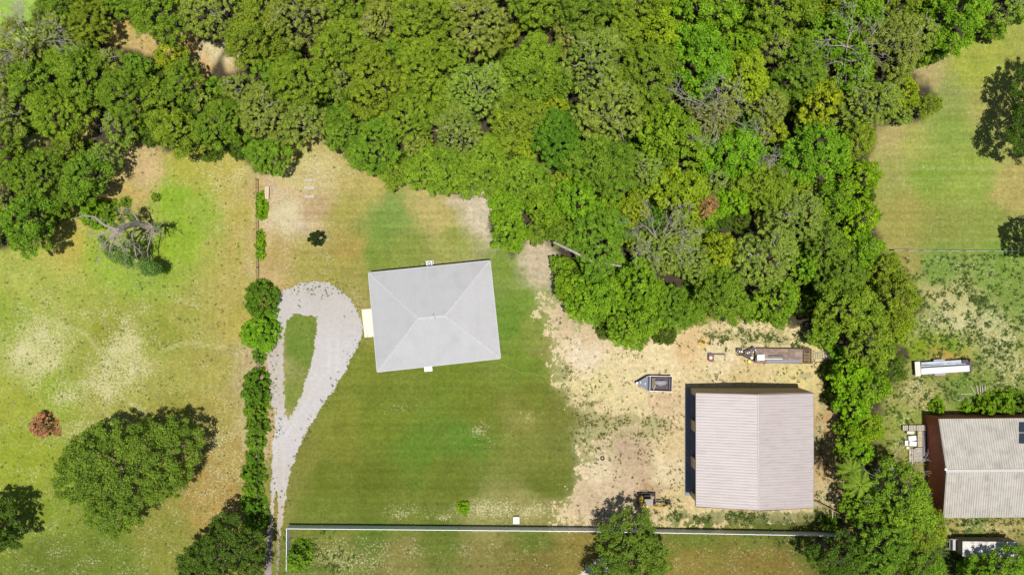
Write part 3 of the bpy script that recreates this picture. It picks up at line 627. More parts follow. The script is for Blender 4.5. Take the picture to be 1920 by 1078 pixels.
def build_barn():
    he, hr = 3.95, 5.3
    c = [(65.55, -20.15), (96.0, -19.9), (96.6, -35.1), (66.25, -35.35)]
    ox, oy = 80, -27.7
    t = thing('red_barn', 'red walled barn with a weathered ribbed metal roof at the right edge', 'barn', (ox, oy, 0))
    P = [(x - ox, y - oy) for x, y in c]
    RL = ((P[0][0] + P[3][0]) / 2, (P[0][1] + P[3][1]) / 2, hr); RR = ((P[1][0] + P[2][0]) / 2, (P[1][1] + P[2][1]) / 2, hr)
    E = [(x, y, he) for x, y in P]
    bm = BM(); corrugated_roof(bm, E[0], RL, RR, E[1], 0.37, 0.075); corrugated_roof(bm, RL, E[3], E[2], RR, 0.37, 0.075)
    roof = obj('roof', bm, mat('weathered_sheet_roof', (0.42, 0.39, 0.34), 0.55, 0, 0.10, 0.8, 0, ((0.27, 0.24, 0.20), 0.45, 0.6), 0.4), t)
    bm = BM(); cap_strip(bm, (RL[0] - .15, RL[1], hr + .07), (RR[0], RR[1], hr + .07), 0.42, 0.06); obj('ridge_cap', bm, mat('cap_white', (.47, .45, .42), .5), roof)
    bm = BM(); tr = mat('tan_rake_trim', (.30, .26, .21), .6)
    for p, q in ((E[0], RL), (E[3], RL)):
        p, q = Vector(p), Vector(q); d = q - p; box(bm, (p + q) / 2 + Vector((-.07, 0, -.02)), (d.length, .1, .24), math.atan2(d.y, d.x), 0, -math.atan2(d.z, math.hypot(d.x, d.y)))
    obj('rake_trim', bm, tr, roof)
    red = mat('dark_red_wall', (0.40, 0.115, 0.075), 0.65, 0, 0.10, 1.0, 0.1)
    bm = BM(); k = 0.3
    Q = [(P[0][0] + .12, P[0][1] - .05), (P[1][0] - .1, P[1][1] - .05), (P[2][0] - .1, P[2][1] + .1), (P[3][0] + .12, P[3][1] + .1)]
    lo = [bm.verts.new((x, y, 0)) for x, y in Q]; hi = [bm.verts.new((x, y, he - .08)) for x, y in Q]
    gl_ = bm.verts.new((RL[0] + .12, RL[1], hr - .1)); gr = bm.verts.new((RR[0] - .1, RR[1], hr - .1))
    bm.faces.new([lo[0], lo[1], hi[1], hi[0]]); bm.faces.new([lo[2], lo[3], hi[3], hi[2]])
    bm.faces.new([lo[3], lo[0], hi[0], gl_, hi[3]]); bm.faces.new([lo[1], lo[2], hi[2], gr, hi[1]]); bm.faces.new([hi[0], hi[1], gr, gl_]); bm.faces.new([hi[2], hi[3], gl_, gr]); bm.faces.new(lo)
    for q in range(30):
        y = Q[0][1] - .25 - q * .5; box(bm, (Q[0][0] - .012 + (Q[3][0] - Q[0][0]) * q / 30, y, 1.95), (0.03, .05, 3.8))
    obj('wall', bm, red, t)
    # dark solar panel pair on the upper slope
    def onroof(px, py):
        h_ = 4.5
        for _ in range(4):
            x, y = W(px, py, h_); f = (y - c[0][1]) / ((c[3][1] - c[0][1]) / 2); h_ = he + (hr - he) * max(0, min(1, f)) + .10
        return Vector((x - ox, y - oy, h_ + .04))
    for a_, b_ in ((791, 810), (812, 831)):
        q = [onroof(1911, a_), onroof(1960, a_), onroof(1960, b_), onroof(1911, b_)]
        bm = BM(); lo = [bm.verts.new(v) for v in q]; hi = [bm.verts.new(v + Vector((0, 0, .05))) for v in q]
        bm.faces.new(lo[::-1]); bm.faces.new(hi)
        for m_ in range(4): bm.faces.new([lo[m_], lo[(m_ + 1) % 4], hi[(m_ + 1) % 4], hi[m_]])
        obj('dark_roof_panel', bm, mat('panel_blue_black', (.03, .035, .055), .25), roof)
    bm = BM(); box(bm, (RL[0] - .2, RL[1] + .25, hr + .08), (.35, .35, .22)); obj('ridge_light', bm, mat('lamp_housing', (.7, .7, .68), .5), t, .02)
build_barn(); streaks('weathered_sheet_roof', 1, .4, 2.5, .3, (.17, .14, .12))

# ------------------------------------------------------------------ white vinyl fence
def build_vinyl_fence():
    base = [(543.8, 1060), (544.3, 983.2), (1093, 988.2), (1587, 997.2)]
    pts = [W(*p) for p in base]; ox, oy = pts[1]
    t = thing('vinyl_fence', 'long white vinyl privacy fence across the bottom of the lawn', 'fence', (ox, oy, 0))
    vm = mat('white_vinyl', (0.74, 0.75, 0.76), 0.4, 0, 0.03, 1.0)
    first = None; hN = 1.8
    for k in range(3):
        a_, b_ = Vector((*pts[k], 0)), Vector((*pts[k + 1], 0)); d = b_ - a_; L = d.length; n = max(1, round(L / 2.44)); ang = math.atan2(d.y, d.x)
        for q in range(n):
            p0 = a_.lerp(b_, q / n); p1 = a_.lerp(b_, (q + 1) / n); m_ = (p0 + p1) / 2 - Vector((ox, oy, 0)); w_ = L / n
            bm = BM(); lp = p0 - Vector((ox, oy, 0)); box(bm, (lp.x, lp.y, (hN + .12) / 2), (.13, .13, hN + .12), ang)
            box(bm, (lp.x, lp.y, hN + .14), (.16, .16, .05), ang, taper=.6)
            obj('post', bm, vm, t)
            bm = BM(); ww = w_ - .14
            box(bm, (m_.x, m_.y, hN / 2 + .02), (ww, .045, hN - .16), ang)
            bp_ = obj('panel', bm, vm, t)
            bm = BM(); box(bm, (m_.x, m_.y, hN - .03), (ww, .09, .09), ang); obj('top_rail', bm, vm, bp_)
    lp = Vector((*pts[3], 0)) - Vector((ox, oy, 0)); bm = BM(); box(bm, (lp.x, lp.y, (hN + .12) / 2), (.13, .13, hN + .12)); obj('post', bm, vm, t)
build_vinyl_fence()
def wire_fence(name, p0, p1, hgt, label, n, wirecol, postcol):
    a_, b_ = Vector((*W(*p0), 0)), Vector((*W(*p1), 0)); d = b_ - a_
    t = thing(name, label, 'fence', a_); wm = mat('wire_' + name, wirecol, .5, .2); pm = mat('post_' + name, postcol, .9)
    for k in range(n + 1):
        p = (b_ - a_) * (k / n); bm = BM(); tube(bm, [(p.x, p.y, 0), (p.x + rnd.uniform(-.04, .04), p.y + rnd.uniform(-.04, .04), hgt + .1)], [.06, .05], 8); obj('post', bm, pm, t)
    bm = BM()
    for z in (0.25, .5, .75, 1.0): tube(bm, [(0, 0, hgt * z), (d.x, d.y, hgt * z)], .018 if z < 1 else .03, 5)
    obj('wire', bm, wm, t)
wire_fence('wire_fence', (1668, 469.5), (1985, 472.5), 1.25, 'thin wire field fence with pale top wire across the right hand pasture', 12, (.42, .42, .38), (.10, .08, .06))
wire_fence('hedgerow_fence', (485, 338), (488, 990), 1.2, 'dark wire fence running down the hedge line left of the driveway', 20, (.10, .08, .06), (.12, .09, .06))
slab_thing('utility_box', 'square cream utility box just above the white fence on the lawn', 'utility box', [(962, 969), (974, 969), (974, 982), (962, 982)], 0.6, 0.6, mat('cream_box', (.72, .68, .60), .6, 0, .05), .04)

# ------------------------------------------------------------------ vehicles and yard gear
blk = mat('black_rubber', (.025, .024, .023), .8); steel = mat('dark_steel', (.06, .055, .055), .5, .5); rust = mat('rusty_steel', (.13, .075, .05), .8)
whitep = mat('white_paint', (.62, .63, .65), .5, 0, .10, 1.5, 0, ((.42, .40, .38), .5, 1.6)); rubr = blk
def wheel(t, x, y, r=.33, w_=.2, name='wheel'):
    bm = BM(); cyl(bm, (x, y, r), r, w_, 'Y', 20); wh = obj(name, bm, blk, t, .03)
    bm = BM(); cyl(bm, (x, y + (w_ / 2 + .005) * (1 if y > 0 else -1), r), r * .55, .03, 'Y', 16); obj('rim', bm, mat('rim_grey', (.4, .4, .4), .4, .6), wh)
    return wh
def flatbed():
    x, y = W(1469, 667, .7)
    t = thing('flatbed_trailer', 'long wooden deck flatbed trailer with brown ramp gate behind the tan workshop', 'trailer', (x, y, 0), R(-0.6))
    L, Wd = 8.9, 2.2
    bm = BM()
    for s_ in (-1, 1): box(bm, (0, s_ * (Wd / 2 + .05), .62), (L, .1, .16))
    for k in range(9): box(bm, (-L / 2 + .1 + k * (L - .2) / 8, 0, .55), (.09, Wd, .1))
    for s_ in (-1, 1): tube(bm, [(-L / 2, s_ * 1.0, .58), (-L / 2 - 2.1, 0, .55)], .07, 6)
    tube(bm, [(-L / 2 - 1.9, 0, .5), (-L / 2 - 2.8, 0, .5)], .06, 6)
    obj('frame', bm, rust, t)
    bm = BM()
    for k in range(9):
        yy = -Wd / 2 + .125 + k * (Wd - .01) / 9; box(bm, (0.0 - .7, yy, .69 + .004 * (k % 3)), (L - 1.45, .22, .05))
    dk = mat('grey_brown_planks', (.24, .17, .135), .85, 0, .35, 1.6, 0, ((.34, .28, .23), .7, .9)); obj('deck', bm, dk, t)
    bm = BM()
    for k in range(7): box(bm, (L / 2 - 1.25 + k * .2, 0, .72), (.07, Wd, .05))
    for s_ in (-.95, -.5, 0, .5, .95): box(bm, (L / 2 - .65, s_, .76), (1.35, .07, .05))
    obj('ramp_gate', bm, mat('brown_ramp', (.10, .045, .04), .8, 0, .3, 3), t)
    for wx in (.3, 1.15):
        for s_ in (-1, 1): wheel(t, wx, s_ * .93, .3)
    def top(name, label, cat, px, py, dims, m, rz=0, z=.72):
        X_, Y_ = W(px, py, z); b = BM(); box(b, (0, 0, dims[2] / 2), dims); o = obj(name, b, m, None, min(dims) * .12); o.location = (X_, Y_, z); o.rotation_euler = (0, 0, rz); return tag(o, label, cat)
    top('storage_box', 'white storage box at the front end of the wooden flatbed trailer', 'box', 1424.5, 669.5, (1.15, .95, .55), mat('white_lid', (.8, .8, .8), .5, 0, .03))
    top('steel_bar', 'dark steel bar lying along the middle of the wooden trailer deck', 'bar', 1454, 666.8, (2.2, .2, .15), steel, R(-3))
    top('metal_sheet', 'long blue grey metal sheet on the lower side of the wooden trailer deck', 'metal sheet', 1468, 677.3, (5.2, .52, .05), mat('bluegrey_sheet', (.17, .17, .20), .45, .0, .06), R(.4))
    top('white_board', 'narrow white board beside the blue grey metal sheet on the trailer', 'board', 1450, 672.6, (2.9, .13, .08), mat('white_board', (.7, .68, .62), .6))
    # engines and scrap over the trailer tongue
    eng = mat('greasy_engine', (.07, .05, .05), .6, .3, .5, 6, 0, ((.35, .33, .33), .8, 5))
    for i_, (px, py, d, lab) in enumerate(((1386, 656.5, .85, 'dark scrap engine with pale fittings above the trailer tongue, farthest left'), (1400, 659, .8, 'greasy scrap engine between the left engine and the trailer deck'),
                                    (1410, 656.5, 1.15, 'largest dark scrap engine against the upper front corner of the deck'))):
        X_, Y_ = W(px, py, .5); e = thing('scrap_engine', lab, 'engine', (X_, Y_, 0), R(20 * i_), 'scrap engines by the trailer tongue')
        b = BM(); box(b, (0, 0, .38), (d, d * .7, .55)); box(b, (.1, 0, .72), (d * .5, d * .5, .2)); obj('engine_block', b, eng, e, .04)
        for q in range(4):
            b = BM(); cyl(b, (-.3 * d + q * .2 * d, .2 * d * (-1) ** q, .85), .07 + .02 * (q % 2), .16, seg=10); obj('cylinder_head', b, mat('pale_alloy', (.45, .44, .45), .4, .5) if q % 2 else steel, e)
        b = BM(); cyl(b, (d * .5 + .03, .05, .45), .2, .1, 'X', 14); obj('pulley', b, mat('pale_alloy', (.45, .44, .45), .4, .5), e)
        b = BM(); box(b, (0, 0, .06), (d * .9, d * .6, .12)); obj('sump', b, steel, e)
    X_, Y_ = W(1406, 669, .4); e = thing('outboard_engine', 'slim dark outboard motor lying below the scrap engines with a round pale cap', 'engine', (X_, Y_, 0), R(-14))
    b = BM(); tube(b, [(-2.0, .15, .25), (-1.2, .12, .3), (-.4, .05, .35), (.3, 0, .4)], [.06, .17, .24, .3], 10); obj('shaft_housing', b, steel, e)
    b = BM(); cyl(b, (.25, -.05, .4), .42, .5, 'Z', 18, .3); co_ = obj('cowl', b, mat('charcoal_cowl', (.05, .05, .06), .4), e, .05)
    b = BM(); cyl(b, (.25, -.05, .66), .22, .06, 'Z', 18); obj('flywheel_cap', b, mat('pale_alloy', (.45, .44, .45), .4, .5), co_)
    b = BM(); box(b, (.9, 0, .45), (.3, 1.1, .8)); obj('mount_frame', b, steel, e, .03)
flatbed()
def reel():
    x, y = W(1404, 677.6); t = thing('yellow_reel', 'small bright yellow reel on the sand below the trailer tongue', 'reel', (x, y, 0))
    b = BM(); cyl(b, (0, 0, .15), .20, .3, seg=18); obj('drum', b, mat('dark_yellow', (.25, .22, .03), .6), t)
    for z in (.02, .30):
        b = BM(); cyl(b, (0, 0, z), .29, .04, seg=22); obj('flange', b, mat('bright_yellow', (.62, .56, .06), .5), t)
reel()
def rack():
    x, y = W(1540, 668, .5); t = thing('metal_rack', 'beige welded wire rack leaning behind the trailer ramp', 'rack', (x, y, 0), R(8))
    m = mat('beige_bar', (.55, .52, .42), .6); b = BM()
    for k in range(7): tube(b, [(-1.15 + k * .38, -.45, .35 + .05 * k), (-1.05 + k * .38, .5 + .05 * k, .5)], .035, 5)
    for q in range(4): tube(b, [(-1.2, -.4 + q * .28, .42), (1.2, -.42 + q * .36, .55)], .035, 5)
    obj('grid', b, m, t)
    for s_ in (-1.1, 1.1):
        b = BM(); tube(b, [(s_, -.4, 0), (s_, -.4, .6)], .035, 5); tube(b, [(s_, .5, 0), (s_, .5, .5)], .035, 5); obj('leg', b, m, t)
rack()
coil('hose_ring', 1537, 684.5, .95, 2, 'oval ring of dark hose lying below the beige rack', 'hose', mat('brown_hose', (.07, .05, .03), .6), .045, .06, .62)
x, y = W(1553.8, 681, .3); bm = BM(); tube(bm, [(0, .95, .75), (0.02, 0, .45), (0, -.95, .1)], .06, 8); o = obj('white_pipe', bm, mat('white_pvc', (.75, .77, .78), .4)); o.location = (x, y, 0); tag(o, 'short white pipe leaning beside the beige rack at the tree line', 'pipe')
def splitter():
    x, y = W(1336, 670, .5); t = thing('log_splitter', 'small red engine machine with long black beam on the sand left of the trailer', 'log splitter', (x, y, 0))
    rd = mat('machine_red', (.30, .035, .03), .45, 0, .2, 4)
    b = BM(); box(b, (-.3, -.1, .45), (.75, .85, .5)); obj('engine_cover', b, rd, t, .06)
    b = BM(); cyl(b, (-.35, .0, .75), .2, .12, seg=16); obj('air_filter', b, mat('pale_alloy', (.45, .44, .45), .4, .5), t)
    b = BM(); box(b, (.05, -.1, .4), (.3, 1.15, .45)); obj('tank', b, mat('black_paint', (.03, .03, .03), .4), t, .04)
    b = BM(); box(b, (.9, .48, .48), (2.4, .16, .18)); box(b, (-.3, .48, .5), (.7, .25, .3)); obj('beam', b, mat('black_paint', (.03, .03, .03), .4), t)
    b = BM(); box(b, (2.05, -.42, .1), (.12, .16, .2)); box(b, (2.05, .05, .42), (.05, 1.0, .05)); obj('stand', b, steel, t)
    for s_ in (-1, 1): wheel(t, -.2, s_ * .6, .24, .14)
splitter()
def yellow_crate():
    x, y = W(1317.5, 642, .1); t = thing('yellow_platform', 'yellow wooden platform with a brown square plate at the edge of the trees', 'platform', (x, y, 0), R(-32))
    ym = mat('yellow_wood', (.52, .36, .08), .8, 0, .2, 2)
    b = BM()
    for k in range(5): box(b, (-.44 + k * .22, 0, .16), (.205, 1.35, .035))
    obj('deck', b, ym, t)
    for s_ in (-.5, 0, .5):
        b = BM(); box(b, (0, s_, .07), (1.08, .09, .13)); obj('runner', b, ym, t)
    b = BM(); box(b, (.05, .1, .24), (.5, .42, .12)); obj('plate', b, mat('brown_plate', (.16, .08, .04), .8), t, .01)
yellow_crate()

def skiff():
    x, y = W(1226.5, 718.5, .8); t = thing('aluminium_skiff', 'dark open skiff boat with pointed blue grey bow deck on the sand', 'boat', (x, y, 0), R(-1.6))
    L = 5.55; hw = 1.18
    out = [(-L / 2 - .1, 0.02), (-L / 2 + .35, -.33), (-L / 2 + 1.5, -1.05), (-L / 2 + 2.1, -hw), (L / 2, -hw * 1.02), (L / 2, hw * 1.02), (-L / 2 + 2.1, hw), (-L / 2 + 1.5, 1.05), (-L / 2 + .35, .35)]
    dkm = mat('dark_boat_interior', (.075, .055, .06), .7, 0, .35, 3); b = BM()
    hull = [(px_ * .96, py_ * .8) for px_, py_ in out]; n = len(out)
    lo = [b.verts.new((p[0] * .95, p[1] * .75, .42)) for p in out]; hi = [b.verts.new((p[0], p[1], 1.0)) for p in out]
    inn = [b.verts.new((p[0] * .965, p[1] * .93, .98)) for p in out]; il = [b.verts.new((p[0] * .93, p[1] * .78, .58)) for p in out]
    for k in range(n):
        q = (k + 1) % n
        b.faces.new([lo[k], lo[q], hi[q], hi[k]]); b.faces.new([hi[k], hi[q], inn[q], inn[k]]); b.faces.new([inn[k], inn[q], il[q], il[k]])
    b.faces.new(lo[::-1]); b.faces.new(il); obj('hull', b, dkm, t)
    b = BM(); pts = [(p[0], p[1], 1.02) for p in out[2:8]]; tube(b, pts[1:], .055, 6); obj('gunwale', b, mat('pinkish_alloy', (.50, .44, .47), .4, .2), t)
    b = BM(); deck = [out[0], out[1], out[2], (-L / 2 + 1.72, -1.13), (-L / 2 + 1.72, 1.13), out[7], out[8]]
    A = [b.verts.new((p[0], p[1], 1.03)) for p in deck]; B_ = [b.verts.new((p[0], p[1], 1.07)) for p in deck]
    for k in range(len(deck)): b.faces.new([A[k], A[(k + 1) % 7], B_[(k + 1) % 7], B_[k]])
    b.faces.new(A[::-1]); b.faces.new(B_); bd = obj('bow_deck', b, mat('blue_grey_deck', (.11, .12, .17), .5, 0, .1, 3), t)
    b = BM(); box(b, (-L / 2 + 1.86, 0, 1.07), (.10, 2.3, .08)); obj('cross_band', b, mat('navy_band', (.02, .025, .06), .5), bd)
    b = BM(); box(b, (-L / 2 + 2.06, 0, 1.08), (.07, 2.3, .09)); obj('deck_rail', b, mat('pale_blue_rail', (.45, .48, .58), .4), bd)
    for cxy in ((-L / 2 + .55, .12), (-L / 2 + 1.3, -.05)):
        b = BM(); box(b, (cxy[0], cxy[1], 1.12), (.14, .2, .08)); obj('cleat', b, mat('white_cleat', (.75, .75, .78), .4), bd, .02)
    b = BM(); cyl(b, (-L / 2 + .02, .02, 1.08), .16, .12, seg=12); obj('bow_roller', b, mat('white_cleat', (.75, .75, .78), .4), t)
    b = BM(); box(b, (-.1, .05, .75), (.55, 1.7, .3)); obj('seat', b, mat('olive_seat', (.16, .15, .08), .8, 0, .2, 4), t, .04)
    b = BM()   # crumpled grey cover over the console
    bmesh.ops.create_icosphere(b, subdivisions=3, radius=1)
    for v in b.verts:
        f = 1 + .12 * math.sin(v.co.x * 7 + v.co.y * 5) + .08 * math.sin(v.co.y * 11)
        v.co = Vector((.95 + v.co.x * 1.1 * f, .12 + v.co.y * .46 * f, .88 + max(-.2, v.co.z * .35)))
    obj('console_cover', b, mat('grey_cover', (.26, .245, .27), .6, 0, .15, 4), t, 0, True)
    b = BM(); tube(b, [(.2, -.25, .95), (-.15, -1.0, 1.05)], .05, 6); obj('pole', b, mat('pinkish_alloy', (.50, .44, .47), .4, .2), t)
    b = BM(); box(b, (L / 2 - .35, 0, .8), (.3, 1.9, .28)); obj('stern_bench', b, mat('dark_bench', (.09, .07, .08), .7), t, .03)
    b = BM()
    for s_ in (-1, 1): box(b, (.3, s_ * .6, .38), (4.6, .1, .1)); tube(b, [(-2.0, s_ * .6, .38), (-L / 2 - .2, 0, .42)], .05, 6)
    for k in (-1.2, .6, 2.2): box(b, (k, 0, .33), (.1, 1.9, .08))
    obj('trailer_frame', b, steel, t)
    for s_ in (-1, 1): wheel(t, .7, s_ * 1.0, .3, .18)
skiff()
x, y = W(1179, 718); bm = BM(); tube(bm, [(-.35, .25, .06), (0, 0, .1), (.3, -.25, .06)], [.05, .09, .05], 8); o = obj('red_wheel_chock', bm, mat('rust_red', (.33, .08, .04), .7)); o.location = (x, y, 0); tag(o, 'small rusty red chock on the sand in front of the skiff bow', 'wheel chock')
def tyre(px, py, r, lab):
    x, y = W(px, py); b = BM(); pts = [(r * math.cos(a_ * math.pi / 12), r * math.sin(a_ * math.pi / 12), .1) for a_ in range(24)]
    tube(b, pts, .1, 8, True); o = obj('old_tyre', b, blk, None, 0, True); o.location = (x, y, 0); tag(o, lab, 'tyre')
tyre(1129.5, 858.5, .26, 'small black tyre lying on the sandy yard edge')

def excavator():
    x, y = W(1213, 938, 0.9); t = thing('mini_excavator', 'yellow mini excavator on tracks with its arm stretched to the right', 'excavator', (x, y, 0))
    yl = mat('machine_yellow', (.62, .40, .02), .45, 0, .12, 3, 0, ((.25, .17, .06), .7, 2.5)); bk = mat('black_paint', (.03, .03, .03), .4)
    for s_ in (-.62, .95):
        b = BM(); box(b, (-.05, s_, .27), (2.3, .34, .42)); cyl(b, (-1.2, s_, .27), .21, .335, 'Y', 14); cyl(b, (1.1, s_, .27), .21, .335, 'Y', 14)
        for k in range(14): box(b, (-1.15 + k * .17, s_, .5), (.06, .36, .05))
        obj('track', b, mat('track_rubber', (.035, .032, .03), .9, 0, .3, 5), t)
    b = BM(); box(b, (-.05, .16, .35), (1.3, 1.25, .3)); obj('undercarriage', b, steel, t)
    b = BM(); box(b, (1.42, .16, .35), (.1, 2.0, .45)); box(b, (1.2, -.2, .3), (.5, .12, .15)); box(b, (1.2, .5, .3), (.5, .12, .15)); obj('dozer_blade', b, bk, t)
    b = BM(); cyl(b, (-.35, .05, .62), .55, .22, seg=24); obj('slew_ring', b, steel, t)
    b = BM(); P = [(-1.15 + .0, .55), (-1.3, 0), (-1.15, -.55), (-.75, -.95), (-.2, -1.15), (.35, -1.1), (.4, -.45), (-.35, -.3), (-.5, .6), (-.8, .85)]
    prism(b, P, .72, 1.4); obj('body', b, yl, t, .06)
    b = BM(); box(b, (.05, .35, 1.0), (1.0, 1.05, .55)); obj('cab_floor', b, mat('cab_grey', (.10, .10, .10), .7), t, .04)
    b = BM(); box(b, (-.1, .3, 1.35), (.5, .5, .4)); box(b, (-.32, .3, 1.65), (.12, .5, .5)); obj('seat', b, bk, t, .05)
    b = BM(); box(b, (.0, .12, 2.35), (1.35, 1.1, .07)); cn = obj('canopy', b, mat('canopy_grey', (.30, .27, .22), .7, 0, .08, 2), t, .03)
    for dx in (-.6, .6):
        for dy in (-.36, .58):
            b = BM(); tube(b, [(dx, dy, 1.35), (dx, dy, 2.32)], .035, 6); obj('canopy_post', b, bk, cn)
    b = BM(); pts = [(.1, -.75, 1.2), (.6, -.62, 1.8), (1.5, -.66, 2.2), (2.3, -.72, 1.75)]
    for k in range(3):
        p, q = Vector(pts[k]), Vector(pts[k + 1]); d = q - p; box(b, (p + q) / 2, (d.length + .12, .2, .26), math.atan2(d.y, d.x), 0, -math.atan2(d.z, math.hypot(d.x, d.y)))
    bo = obj('boom', b, yl, t, .02)
    b = BM(); tube(b, [(.45, -.45, 1.3), (1.4, -.45, 1.95)], .07, 8); tube(b, [(1.3, -.3, 2.0), (2.4, -.35, 2.0)], .06, 8); obj('hydraulic_ram', b, steel, bo)
    b = BM(); p, q = Vector((2.3, -.66, 1.8)), Vector((3.5, -.55, .75)); d = q - p; box(b, (p + q) / 2, (d.length, .18, .24), math.atan2(d.y, d.x), 0, -math.atan2(d.z, math.hypot(d.x, d.y))); ar = obj('dipper_arm', b, mat('dark_rust_arm', (.14, .09, .03), .7, 0, .4, 4), t)
    b = BM(); 
    for s_ in (-.28, .28): prism(b, [(3.05, -.42 + s_ - .02), (3.75, -.42 + s_ - .02), (3.75, -.42 + s_ + .02), (3.05, -.42 + s_ + .02)], .15, .7)
    box(b, (3.76, -.42, .42), (.05, .6, .56)); box(b, (3.4, -.42, .13), (.72, .6, .05))
    for k in range(4): box(b, (3.0, -.66 + k * .16, .14), (.14, .06, .05))
    obj('bucket', b, rust, t)
    b = BM(); tube(b, [(-.9, 1.05, .9), (-.55, 1.25, .95), (0, 1.28, .95), (.6, 1.1, .9), (.9, .5, .9)], .035, 6); obj('guard_rail', b, bk, t)
    b = BM(); tube(b, [(1.6, -.1, .45), (2.6, -.05, .5), (2.9, -.25, .5)], .06, 6); obj('hose_bundle', b, bk, t)
excavator()

def white_trailer():
    x, y = W(1769, 688.5, 1.0); t = thing('white_trailer', 'long white painted trailer deck with grey channels standing in the right pasture', 'trailer', (x, y, 0), R(3.6))
    L, Wd = 7.7, 2.15
    b = BM(); box(b, (.25, 0, .62), (L + 1.2, Wd - .1, .16)); obj('frame', b, steel, t)
    b = BM(); box(b, (.3, -.42, .86), (L, 1.0, .28)); obj('deck', b, whitep, t, .03)
    b = BM(); box(b, (.1, .35, .80), (L - .5, .16, .16)); box(b, (.1, .78, .82), (L - .7, .4, .2)); box(b, (-1.2, .60, .95), (3.8, .12, .1), R(-2)); box(b, (1.6, .52, .95), (3.2, .12, .1), R(3)); obj('side_channel', b, mat('grey_white_channel', (.42, .46, .50), .4, 0, .25, 1.2), t, .02)
    b = BM(); box(b, (-L / 2 - .12, -.02, .8), (.85, 2.3, .12)); obj('tail_deck', b, mat('cream_board', (.62, .56, .47), .8, 0, .1, 2), t, .02)
    b = BM(); box(b, (L / 2 - .45, .72, 1.05), (.95, .62, .3)); obj('battery_box', b, mat('dark_box', (.06, .055, .06), .6, 0, .3, 4), t, .03)
    b = BM(); box(b, (L / 2 + .25, .9, .95), (.12, .5, .9)); box(b, (L / 2 + .3, 0, 1.2), (.1, 2.3, .1)); box(b, (L / 2 + .3, .0, .7), (.1, 2.3, .1)); box(b, (L / 2 + .3, 1.05, .6), (.1, .1, 1.2)); box(b, (L / 2 + .3, -1.05, .6), (.1, .1, 1.2)); obj('end_frame', b, mat('rusty_frame', (.20, .15, .11), .8), t)
    b = BM()
    for s_ in (-1, 1): tube(b, [(L / 2 + .3, s_ * .8, .6), (L / 2 + 2.4, 0, .5)], .06, 6)
    tube(b, [(L / 2 + 2.3, 0, .5), (L / 2 + 2.9, 0, .5)], .06, 6); obj('hitch', b, steel, t)
    for s_ in (-1, 1):
        for wx in (-.85, -.05): wheel(t, wx, s_ * 1.12, .34, .2)
        b = BM(); box(b, (-.45, s_ * 1.13, .74), (1.75, .28, .05)); box(b, (-1.3, s_ * 1.13, .62), (.05, .28, .24)); box(b, (.4, s_ * 1.13, .62), (.05, .28, .24)); obj('fender', b, mat('lilac_grey_fender', (.32, .29, .34), .5), t)
white_trailer()

def camper():
    x, y = W(1855, 1028, 2.4); t = thing('box_trailer', 'dirty white roofed box trailer half under the tree in the bottom right corner', 'trailer', (x, y, 0), R(-.6))
    L, Wd, H = 8.5, 2.25, 2.5
    b = BM(); box(b, (0, 0, .5 + (H - .5) / 2), (L, Wd, H - .5)); obj('body', b, mat('olive_grey_side', (.24, .23, .17), .7, 0, .15, 1.2), t, .04)
    b = BM(); box(b, (0, 0, H + .03), (L + .06, Wd + .06, .06)); rf = obj('roof', b, mat('dirty_white_roof', (.56, .52, .48), .7, 0, .12, 1.2, 0, ((.22, .20, .19), .75, .8)), t, .02)
    b = BM(); box(b, (-1.2, .2, H + .14), (.6, .5, .16)); obj('roof_vent', b, mat('vent_white', (.6, .58, .55), .6), rf, .03)
    b = BM()
    for k in range(3): box(b, (-2.4 + k * 2.4, Wd / 2 + .012, 1.7), (1.0, .03, .55))
    obj('window', b, mat('dark_glass', (.03, .04, .05), .1), t)
    b = BM(); box(b, (-L / 2 - .65, .35, .55), (1.3, .12, .12)); box(b, (-L / 2 - .65, -.75, .55), (1.3, .12, .12)); box(b, (-L / 2 - 1.3, -.2, .55), (.12, 1.3, .12)); box(b, (-L / 2 - 1.25, .2, 1.3), (.12, 1.7, .12)); box(b, (-L / 2 - .6, 1.0, 1.3), (1.4, .12, .12)); box(b, (-L / 2 - 1.25, 1.0, .66), (.12, .12, 1.3)); obj('front_frame', b, mat('grey_frame', (.22, .21, .20), .7), t)
    b = BM(); box(b, (-L / 2 - .5, .1, .95), (.45, 1.7, .7)); obj('tool_box', b, mat('pale_toolbox', (.40, .38, .37), .6, 0, .2, 2), t, .04)
    for s_ in (-1, 1):
        for wx in (.6, 1.5): wheel(t, wx, s_ * 1.0, .36, .22)
camper()

